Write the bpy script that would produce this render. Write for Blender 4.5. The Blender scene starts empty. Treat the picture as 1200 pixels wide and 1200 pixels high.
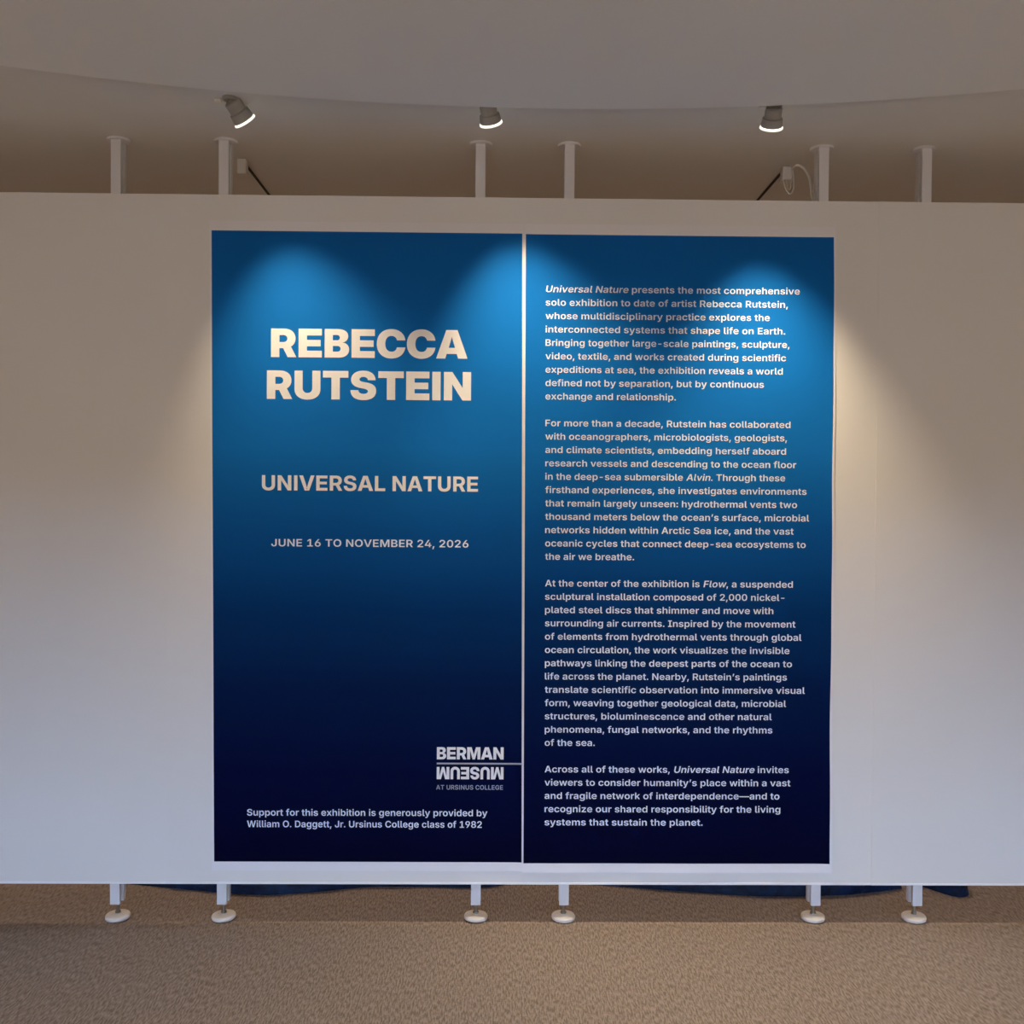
import bpy, math, random
from mathutils import Vector, Matrix, noise
random.seed(4)
PI = math.pi
SC = bpy.context.scene
COL = SC.collection

# ------------------------------------------------------------------ camera
CAM = Vector((-0.0918, -3.755, 1.6403))
YAW, PITCH, ROLL, FPX = -0.0129, -0.0145, 0.0070, 1150.0
fwd = Vector((-math.sin(YAW) * math.cos(PITCH), math.cos(YAW) * math.cos(PITCH), math.sin(PITCH)))
rgt = Vector((math.cos(YAW), math.sin(YAW), 0))
up = rgt.cross(fwd)
r2 = rgt * math.cos(ROLL) + up * math.sin(ROLL)
u2 = -rgt * math.sin(ROLL) + up * math.cos(ROLL)
cd = bpy.data.cameras.new('camera')
cam = bpy.data.objects.new('camera', cd)
COL.objects.link(cam)
cd.sensor_fit = 'HORIZONTAL'
cd.sensor_width = 36.0
cd.lens = 36.0 * FPX / 1200.0
cd.clip_start = 0.05
m = Matrix((r2, u2, -fwd)).transposed().to_4x4()
m.translation = CAM
cam.matrix_world = m
SC.camera = cam

# ------------------------------------------------------------------ view, sky, lights
SC.view_settings.view_transform = 'Standard'
SC.view_settings.look = 'None'
SC.view_settings.gamma = 1.0
SC.view_settings.use_curve_mapping = False
SC.view_settings.exposure = 0.11
SC.render.film_transparent = False
SKY = 11.2           # strength of the overcast sky outside the window
GROUND = 1.0        # brightness factor of the ground outside
SPOT = 60.0         # watts of each ceiling spot
w = bpy.data.worlds.new('sky')
SC.world = w
w.use_nodes = True
nt = w.node_tree
nt.nodes.clear()
out = nt.nodes.new('ShaderNodeOutputWorld')
bg = nt.nodes.new('ShaderNodeBackground')
tc = nt.nodes.new('ShaderNodeTexCoord')
sx = nt.nodes.new('ShaderNodeSeparateXYZ')
mr = nt.nodes.new('ShaderNodeMapRange')
cr = nt.nodes.new('ShaderNodeValToRGB')
nt.links.new(tc.outputs['Generated'], sx.inputs[0])
nt.links.new(sx.outputs['Z'], mr.inputs['Value'])
mr.inputs['From Min'].default_value = -1
mr.inputs['From Max'].default_value = 1
nt.links.new(mr.outputs[0], cr.inputs[0])
e = cr.color_ramp.elements
e[0].position = 0.0; e[0].color = (0.15, 0.115, 0.08, 1)
e[1].position = 1.0; e[1].color = (0.38, 0.58, 1.0, 1)
for p, c in ((0.496, (0.23, 0.18, 0.13, 1)), (0.504, (0.46, 0.64, 0.98, 1)), (0.62, (0.40, 0.60, 1.0, 1))):
    k = e.new(p); k.color = c
nt.links.new(cr.outputs[0], bg.inputs['Color'])
bg.inputs['Strength'].default_value = SKY
nt.links.new(bg.outputs[0], out.inputs[0])

WX0, WX1, WZ0, WZ1, WY = -3.6, 3.6, 0.30, 1.78, -7.6   # window opening behind the camera
pl = bpy.data.lights.new('daylight_portal', 'AREA')
pl.shape = 'RECTANGLE'; pl.size = WX1 - WX0; pl.size_y = WZ1 - WZ0
pl.cycles.is_portal = True
po = bpy.data.objects.new('daylight_portal', pl)
po.location = ((WX0 + WX1) / 2, WY - 0.12, (WZ0 + WZ1) / 2)
po.rotation_euler = (PI / 2, 0, 0)
COL.objects.link(po)

# added warm fill, no real fixtures: spot rows up to the panels and behind them
def fill_spot(x, y, z, power, size, col):
    ld = bpy.data.lights.new('room_fill', 'SPOT'); ld.energy = power; ld.color = col
    ld.spot_size = math.radians(size); ld.spot_blend = 1.0; ld.shadow_soft_size = .06
    o = bpy.data.objects.new('room_fill', ld); COL.objects.link(o); o.location = (x, y, z)
ROOM = 78.0
BACK = 90.0
for x_ in (-4.2, -2.1, 0.0, 2.1, 4.2):
    for y_ in (-1.9, -3.6, -5.6): fill_spot(x_, y_, 2.95, ROOM, 84 if y_ > -2 else 125, (1.0, .87, .68))
for x_ in (-3.6, -1.2, 1.2, 3.6): fill_spot(x_, 1.7, 2.98, BACK, 130, (1.0, .76, .55))

CEIL = 3.0          # ceiling over the panels
DROP = 0.03         # the curved front field of the ceiling hangs this much lower
FLOORS = (-5.6, 5.6, WY, 3.2)

# ------------------------------------------------------------------ materials
def mat(name, col, rough=0.6, metal=0.0, spec=0.5, emit=None, estr=0.0):
    mt = bpy.data.materials.new(name)
    mt.use_nodes = True
    b = mt.node_tree.nodes['Principled BSDF']
    b.inputs['Base Color'].default_value = (*col, 1)
    b.inputs['Roughness'].default_value = rough
    b.inputs['Metallic'].default_value = metal
    b.inputs['Specular IOR Level'].default_value = spec
    if emit:
        b.inputs['Emission Color'].default_value = (*emit, 1)
        b.inputs['Emission Strength'].default_value = estr
    return mt

def N(mt, typ, **kw):
    n = mt.node_tree.nodes.new(typ)
    for k, v in kw.items():
        if k in n.inputs: n.inputs[k].default_value = v
        else: setattr(n, k, v)
    return n
def L(mt, a, b): mt.node_tree.links.new(a, b)
def bsdf(mt): return mt.node_tree.nodes['Principled BSDF']

def mottled(mt, c0, c1, scale, bump=0.0, bscale=60, dist=0.002):
    t = N(mt, 'ShaderNodeTexCoord')
    n = N(mt, 'ShaderNodeTexNoise', Scale=scale, Detail=3.0)
    r = N(mt, 'ShaderNodeValToRGB')
    r.color_ramp.elements[0].position = 0.35; r.color_ramp.elements[0].color = (*c0, 1)
    r.color_ramp.elements[1].position = 0.65; r.color_ramp.elements[1].color = (*c1, 1)
    L(mt, t.outputs['Object'], n.inputs['Vector']); L(mt, n.outputs['Fac'], r.inputs[0])
    L(mt, r.outputs[0], bsdf(mt).inputs['Base Color'])
    if bump:
        n2 = N(mt, 'ShaderNodeTexNoise', Scale=bscale, Detail=4.0)
        b = N(mt, 'ShaderNodeBump', Strength=bump, Distance=dist)
        L(mt, t.outputs['Object'], n2.inputs['Vector'])
        L(mt, n2.outputs['Fac'], b.inputs['Height']); L(mt, b.outputs[0], bsdf(mt).inputs['Normal'])
    return mt

M = {}
M['ceiling'] = mottled(mat('ceiling_paint', (.62, .585, .54), .9, spec=.2), (.75, .73, .67), (.77, .75, .69), .8, .15, 14, .004)
M['room'] = mottled(mat('room_paint', (.55, .45, .36), .85, spec=.2), (.54, .44, .35), (.56, .46, .37), 1.0)
M['panel'] = mottled(mat('panel_paint', (.76, .745, .72), .62, spec=.35), (.80, .78, .735), (.815, .795, .75), 1.4, .06, 220, .0006)
M['trim'] = mat('panel_edge', (.93, .93, .91), .35)
M['ceiling_front_lit'] = mottled(mat('ceiling_paint_lit', (.62, .585, .54), .9, spec=.2), (.83, .815, .755), (.85, .835, .775), .8, .15, 14, .004)  # ceiling paint made paler: the front field's extra light is in the colour
M['post'] = mat('powder_coat', (.74, .735, .73), .42)
M['rubber'] = mottled(mat('foot_plastic', (.78, .74, .68), .5), (.76, .72, .66), (.8, .76, .7), 40)
M['steel'] = mat('zinc_steel', (.34, .33, .29), .4, 1.0)
M['dark'] = mat('dark_rail', (.018, .014, .011), .6)
M['fitting'] = mat('lamp_housing', (.34, .33, .30), .5)
M['plastic'] = mat('white_plastic', (.78, .75, .69), .5)
M['glow'] = mat('lit_lens', (1, 1, 1), .4, emit=(1.0, .93, .80), estr=1.15)
M['glass'] = mat('window_glass', (1, 1, 1), 0.0)
_g = bsdf(M['glass']); _g.inputs['Transmission Weight'].default_value = 1.0; _g.inputs['IOR'].default_value = 1.0
M['sheet'] = mottled(mat('banner_sheet', (.84, .82, .82), .5), (.83, .81, .81), (.85, .83, .83), 3)
M['ink'] = mat('white_lettering', (.88, .87, .85), .5)
M['ink_body'] = mat('pale_lettering', (.80, .88, .98), .5)
M['ink_rule'] = mat('rule_grey', (.42, .43, .47), .5)
M['ink_grey'] = mat('grey_lettering', (.36, .40, .48), .5)

mt = M['print'] = mat('printed_blue', (.01, .1, .4), .62, spec=.035)
t = N(mt, 'ShaderNodeTexCoord'); s = N(mt, 'ShaderNodeSeparateXYZ'); r = N(mt, 'ShaderNodeValToRGB')
L(mt, t.outputs['Generated'], s.inputs[0]); L(mt, s.outputs['Z'], r.inputs[0]); L(mt, r.outputs[0], bsdf(mt).inputs['Base Color'])
PR = [(0.0, (.0003, .0012, .016)), (0.14, (.0004, .0035, .034)), (0.28, (.0007, .013, .07)), (0.40, (.0014, .034, .14)),
      (0.52, (.004, .086, .29)), (0.66, (.008, .165, .52)), (0.80, (.008, .170, .55)), (1.0, (.007, .125, .42))]
cre = r.color_ramp.elements
cre[0].position, cre[0].color = PR[0][0], (*PR[0][1], 1)
cre[1].position, cre[1].color = PR[-1][0], (*PR[-1][1], 1)
for p, c in PR[1:-1]:
    k = cre.new(p); k.color = (*c, 1)

# carpet: loop pile in short slanted ridges whose direction drifts across the floor
mt = M['carpet'] = mat('carpet', (.3, .25, .2), .95, spec=.1)
t = N(mt, 'ShaderNodeTexCoord')
mp = N(mt, 'ShaderNodeMapping'); mp.inputs['Scale'].default_value = (200, 34, 60); mp.inputs['Rotation'].default_value = (0, 0, .06)
n1 = N(mt, 'ShaderNodeTexNoise', Scale=1.0, Detail=1.5, Roughness=.5, Distortion=.12)
n2 = N(mt, 'ShaderNodeTexNoise', Scale=150.0, Detail=2.0)
n3 = N(mt, 'ShaderNodeTexNoise', Scale=.9, Detail=2.0)
L(mt, t.outputs['Object'], mp.inputs[0]); L(mt, mp.outputs[0], n1.inputs['Vector'])
L(mt, t.outputs['Object'], n2.inputs['Vector']); L(mt, t.outputs['Object'], n3.inputs['Vector'])
mix = N(mt, 'ShaderNodeMath', operation='MULTIPLY_ADD'); mix.inputs[1].default_value = .75
h2 = N(mt, 'ShaderNodeMath', operation='MULTIPLY'); h2.inputs[1].default_value = .25
L(mt, n2.outputs['Fac'], h2.inputs[0]); L(mt, n1.outputs['Fac'], mix.inputs[0]); L(mt, h2.outputs[0], mix.inputs[2])
rr = N(mt, 'ShaderNodeValToRGB')
rr.color_ramp.elements[0].position = .38; rr.color_ramp.elements[0].color = (.198, .157, .132, 1)
rr.color_ramp.elements[1].position = .60; rr.color_ramp.elements[1].color = (.375, .307, .261, 1)
L(mt, mix.outputs[0], rr.inputs[0])
mx = N(mt, 'ShaderNodeMix', data_type='RGBA', blend_type='MULTIPLY')
mx.inputs[0].default_value = .35
L(mt, rr.outputs[0], mx.inputs[6])
r3 = N(mt, 'ShaderNodeValToRGB')
r3.color_ramp.elements[0].position = .35; r3.color_ramp.elements[0].color = (.78, .78, .80, 1)
r3.color_ramp.elements[1].position = .65; r3.color_ramp.elements[1].color = (1, .98, .94, 1)
L(mt, n3.outputs['Fac'], r3.inputs[0]); L(mt, r3.outputs[0], mx.inputs[7])
L(mt, mx.outputs[2], bsdf(mt).inputs['Base Color'])
bp = N(mt, 'ShaderNodeBump', Strength=.5, Distance=.004)
L(mt, mix.outputs[0], bp.inputs['Height']); L(mt, bp.outputs[0], bsdf(mt).inputs['Normal'])

# crumpled navy cover
mt = M['cover'] = mottled(mat('navy_cover', (.006, .025, .075), .6, spec=.22), (.0010, .0060, .020), (.003, .019, .062), 22, .8, 38, .012)

# ------------------------------------------------------------------ mesh helpers
class MB:
    def __init__(s): s.v = []; s.f = []
    def add(s, v, f):
        o = len(s.v); s.v += [tuple(p) for p in v]; s.f += [tuple(i + o for i in q) for q in f]
    def box(s, x0, x1, y0, y1, z0, z1, b=0.0):
        if b <= 0:
            s.add([(x, y, z) for z in (z0, z1) for x, y in ((x0, y0), (x1, y0), (x1, y1), (x0, y1))],
                  [(3, 2, 1, 0), (4, 5, 6, 7), (0, 1, 5, 4), (1, 2, 6, 5), (2, 3, 7, 6), (3, 0, 4, 7)])
            return
        ring = [(x0 + b, y0), (x1 - b, y0), (x1, y0 + b), (x1, y1 - b), (x1 - b, y1), (x0 + b, y1), (x0, y1 - b), (x0, y0 + b)]
        cx, cy = (x0 + x1) / 2, (y0 + y1) / 2
        def inset(p):
            return (p[0] + (b if p[0] < cx else -b) * (1 if p[0] in (x0, x1) else 0),
                    p[1] + (b if p[1] < cy else -b) * (1 if p[1] in (y0, y1) else 0))
        inn = [inset(p) for p in ring]
        V = [(*p, z0) for p in inn] + [(*p, z0 + b) for p in ring] + [(*p, z1 - b) for p in ring] + [(*p, z1) for p in inn]
        F = [tuple(range(7, -1, -1)), tuple(range(24, 32))]
        for k in range(3):
            for i in range(8):
                j = (i + 1) % 8
                F.append((k * 8 + i, k * 8 + j, k * 8 + 8 + j, k * 8 + 8 + i))
        s.add(V, F)
    def prism(s, prof, z0, z1):        # closed xy profile, counter-clockwise
        n = len(prof)
        s.add([(*p, z0) for p in prof] + [(*p, z1) for p in prof],
              [tuple(range(n - 1, -1, -1)), tuple(range(n, 2 * n))] + [(i, (i + 1) % n, n + (i + 1) % n, n + i) for i in range(n)])
    def lathe(s, prof, c=(0, 0, 0), axis=None, seg=32):   # prof: (radius, height) from bottom to top
        q = Vector((0, 0, 1)).rotation_difference(Vector(axis).normalized()) if axis else None
        V = []; F = []
        for r, h in prof:
            for i in range(seg):
                a = 2 * PI * i / seg
                p = Vector((r * math.cos(a), r * math.sin(a), h))
                if q: p = q @ p
                V.append(tuple(p + Vector(c)))
        for k in range(len(prof) - 1):
            for i in range(seg):
                j = (i + 1) % seg
                F.append((k * seg + i, k * seg + j, (k + 1) * seg + j, (k + 1) * seg + i))
        F.append(tuple(range(seg - 1, -1, -1)))
        F.append(tuple((len(prof) - 1) * seg + i for i in range(seg)))
        s.add(V, F)
    def tube(s, pts, r, seg=8):
        pts = [Vector(p) for p in pts]; V = []; F = []; ref = Vector((0.3, 1, 0.2)).normalized()
        for i, p in enumerate(pts):
            t = (pts[min(i + 1, len(pts) - 1)] - pts[max(i - 1, 0)]).normalized()
            a = t.cross(ref).normalized(); b = t.cross(a)
            for k in range(seg):
                g = 2 * PI * k / seg
                V.append(tuple(p + a * (r * math.cos(g)) + b * (r * math.sin(g))))
        for i in range(len(pts) - 1):
            for k in range(seg):
                l = (k + 1) % seg
                F.append((i * seg + k, i * seg + l, (i + 1) * seg + l, (i + 1) * seg + k))
        F.append(tuple(range(seg - 1, -1, -1))); F.append(tuple((len(pts) - 1) * seg + k for k in range(seg)))
        s.add(V, F)
    def mesh(s, name, m, smooth=False):
        me = bpy.data.meshes.new(name); me.from_pydata(s.v, [], s.f); me.materials.append(m); me.update()
        if smooth:
            me.polygons.foreach_set('use_smooth', [True] * len(me.polygons))
            me.set_sharp_from_angle(angle=math.radians(38))
        return me
    def build(s, name, m, parent=None, smooth=False, loc=(0, 0, 0)):
        o = bpy.data.objects.new(name, s.mesh(name, m, smooth)); COL.objects.link(o); o.location = loc
        if parent: o.parent = parent
        return o

def thing(name, label, cat, loc=(0, 0, 0), group=None):
    o = bpy.data.objects.new(name, None); COL.objects.link(o); o.location = loc
    o.empty_display_size = .1
    return tag(o, label, cat, group)
def tag(o, label, cat, group=None):
    o['label'] = label; o['category'] = cat
    if group: o['group'] = group
    return o
def struct(o): o['kind'] = 'structure'; return o
def copy_tree(o, parent=None):
    c = o.copy(); COL.objects.link(c)
    if parent: c.parent = parent
    for ch in [x for x in COL.objects if x.parent is o]: copy_tree(ch, c)
    return c
def smooth_path(P, n=8):
    P = [Vector(p) for p in P]; out = []
    for i in range(len(P) - 1):
        a, b, c, d = P[max(i - 1, 0)], P[i], P[i + 1], P[min(i + 2, len(P) - 1)]
        for k in range(n):
            t = k / n
            out.append(.5 * ((2 * b) + (c - a) * t + (2 * a - 5 * b + 4 * c - d) * t * t + (3 * b - a - 3 * c + d) * t ** 3))
    out.append(P[-1]); return out

# ------------------------------------------------------------------ the room
X0, X1, Y0, Y1 = FLOORS
f = MB(); f.box(X0 - .2, X1 + .2, Y0 - .3, Y1 + .2, -.1, 0); struct(f.build('floor', M['carpet']))
c = MB(); c.box(X0 - .2, X1 + .2, Y0 - .3, Y1 + .2, CEIL, CEIL + .15); struct(c.build('ceiling', M['ceiling']))
# front field of the ceiling: 3 cm lower, ending in a long curve just before the panels
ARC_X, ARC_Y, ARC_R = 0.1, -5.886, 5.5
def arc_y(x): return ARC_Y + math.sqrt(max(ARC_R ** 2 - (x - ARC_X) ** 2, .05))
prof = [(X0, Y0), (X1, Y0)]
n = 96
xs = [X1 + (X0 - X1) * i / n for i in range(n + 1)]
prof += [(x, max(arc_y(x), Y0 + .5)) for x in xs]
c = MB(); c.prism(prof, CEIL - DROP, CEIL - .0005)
struct(c.build('trim_1', M['ceiling_front_lit']))
for nm, a in (('wall_left', (X0 - .2, X0, Y0 - .3, Y1 + .2)), ('wall_right', (X1, X1 + .2, Y0 - .3, Y1 + .2)), ('wall_back', (X0, X1, Y1, Y1 + .2))):
    b = MB(); b.box(*a, 0, CEIL); struct(b.build(nm, M['room']))
b = MB()
b.box(X0, WX0, Y0 - .3, Y0, 0, CEIL); b.box(WX1, X1, Y0 - .3, Y0, 0, CEIL)
b.box(WX0, WX1, Y0 - .3, Y0, 0, WZ0); b.box(WX0, WX1, Y0 - .3, Y0, WZ1, CEIL)
struct(b.build('wall_front', M['room']))
win = bpy.data.objects.new('window_1', None); COL.objects.link(win); win.location = ((WX0 + WX1) / 2, Y0 - .1, WZ0); struct(win)
hw, hh = (WX1 - WX0) / 2, WZ1 - WZ0
b = MB()
b.box(-hw, hw, -.03, .03, 0, .05); b.box(-hw, hw, -.03, .03, hh - .05, hh)
for i in range(5):
    x = -hw + .025 + i * (2 * hw - .05) / 4
    b.box(x - .025, x + .025, -.03, .03, .05, hh - .05)
b.build('window_frame', M['trim'], win)
for i in range(4):
    x = -hw + .05 + i * (2 * hw - .05) / 4
    g = MB(); g.box(x, x + (2 * hw - .05) / 4 - .05, -.003, .003, .05, hh - .05); g.build('pane', M['glass'], win)

# ------------------------------------------------------------------ freestanding wall panels on post feet
PW = 1.355; PTOP, PBOT, POSTB = 2.783, .154, .067
def make_panel(label, xc, posts, yoff=0.0):
    t = thing('display_panel', label, 'display panel', (xc, yoff, 0), 'tall white display panels on post feet')
    hw = PW / 2
    b = MB(); b.box(-hw, hw, 0, .085, PBOT + .006, PTOP); b.build('board', M['panel'], t)
    b = MB(); b.box(-hw, hw, -.0012, .0862, PBOT - .002, PBOT + .0065, .001); b.build('edge_trim', M['trim'], t)
    for px in posts:
        x = px - xc
        a, w1, wr = .0185, .0050, .0185
        prof = [(x - a, .011), (x + a, .011), (x + a, .024), (x + w1, .026), (x + w1, .048), (x + wr, .050), (x + wr, .072),
                (x - wr, .072), (x - wr, .050), (x - w1, .048), (x - w1, .026), (x - a, .024)]
        b = MB(); b.prism(prof, POSTB, CEIL - .006)
        p = b.build('post', M['post'], t)
        b = MB(); b.lathe([(.0065, .02), (.0065, POSTB + .004)], (x, .042, 0), seg=12)
        b.lathe([(.0115, .0225), (.0115, .032)], (x, .042, 0), seg=6); b.lathe([(.0115, POSTB - .007), (.0115, POSTB - .0005)], (x, .042, 0), seg=6); b.build('foot_bolt', M['steel'], p)
        b = MB(); tilt = (random.uniform(-.03, .03), random.uniform(-.02, .02), 1)
        b.lathe([(.040, 0), (.0455, .004), (.0465, .012), (.043, .0175), (.020, .0205), (.012, .023)], (x, .042, .0015), tilt, seg=36)
        b.build('foot_pad', M['rubber'], p, True)
        b = MB(); b.lathe([(.020, CEIL - .011), (.043, CEIL - .0075), (.0445, CEIL - .004), (.0445, CEIL)], (x, .042, 0), seg=36)
        b.build('ceiling_plate', M['post'], p, True)
    return t
make_panel('white display panel at the far left, beyond the left banner, cut by the photo edge', -PW * 1.5, (-2.515, -1.5585))
make_panel('white display panel behind the blue title banner with the big name', -PW / 2, (-1.1495, -.1729))
make_panel('white display panel behind the blue banner of long text paragraphs', PW / 2, (.1681, 1.1443))
make_panel('white display panel at the far right, beyond the text banner, cut by the photo edge', PW * 1.5, (1.5406, 2.512), -.0014)

# ------------------------------------------------------------------ banners
def wave(x, z):
    v = .0016 + .0009 * math.sin(2.3 * x + 1.7 * z) + .0006 * math.sin(5.1 * z - 3 * x + 1)
    v += .0045 * math.exp(-((x - 1.195) / .035) ** 2) * (.55 + .45 * math.sin(4.2 * z + 1))
    v += .0030 * math.exp(-(z - .20) / .035) * (.5 + .5 * math.sin(9 * x + 2 * math.sin(3 * x))) * (1 if x > 0 else .25)
    v += .0016 * math.exp(-((x - .01) / .02) ** 2)
    return max(v, .0006)
def sheet(name, m, parent, xl, xr, z0, z1, off, th, nx=48, nz=90, base=(0, 0, 0), ripple=None):
    V = []; F = []; bx, by, bz = base
    for layer in (0, 1):
        for j in range(nz + 1):
            z = z0 + (z1 - z0) * j / nz
            a, b = xl(z), xr(z)
            for i in range(nx + 1):
                x = a + (b - a) * i / nx
                if ripple and i == nx: x += ripple(z)
                V.append((x - bx, -wave(x, z) - off + (th if layer else 0) - by, z - bz))
    S = (nx + 1) * (nz + 1)
    for j in range(nz):
        for i in range(nx):
            q = j * (nx + 1) + i
            F.append((q, q + 1, q + nx + 2, q + nx + 1)); F.append((S + q + nx + 1, S + q + nx + 2, S + q + 1, S + q))
    edge = [i for i in range(nx + 1)] + [(j + 1) * (nx + 1) - 1 for j in range(1, nz + 1)] + \
           [nz * (nx + 1) + i for i in range(nx - 1, -1, -1)] + [j * (nx + 1) for j in range(nz - 1, 0, -1)]
    for k in range(len(edge)):
        a, b = edge[k], edge[(k + 1) % len(edge)]
        F.append((b, a, S + a, S + b))
    mb = MB(); mb.v = V; mb.f = F
    return mb.build(name, m, parent, True)
def sk(x, slope): return lambda z: x + slope * (2.64 - z)

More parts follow.
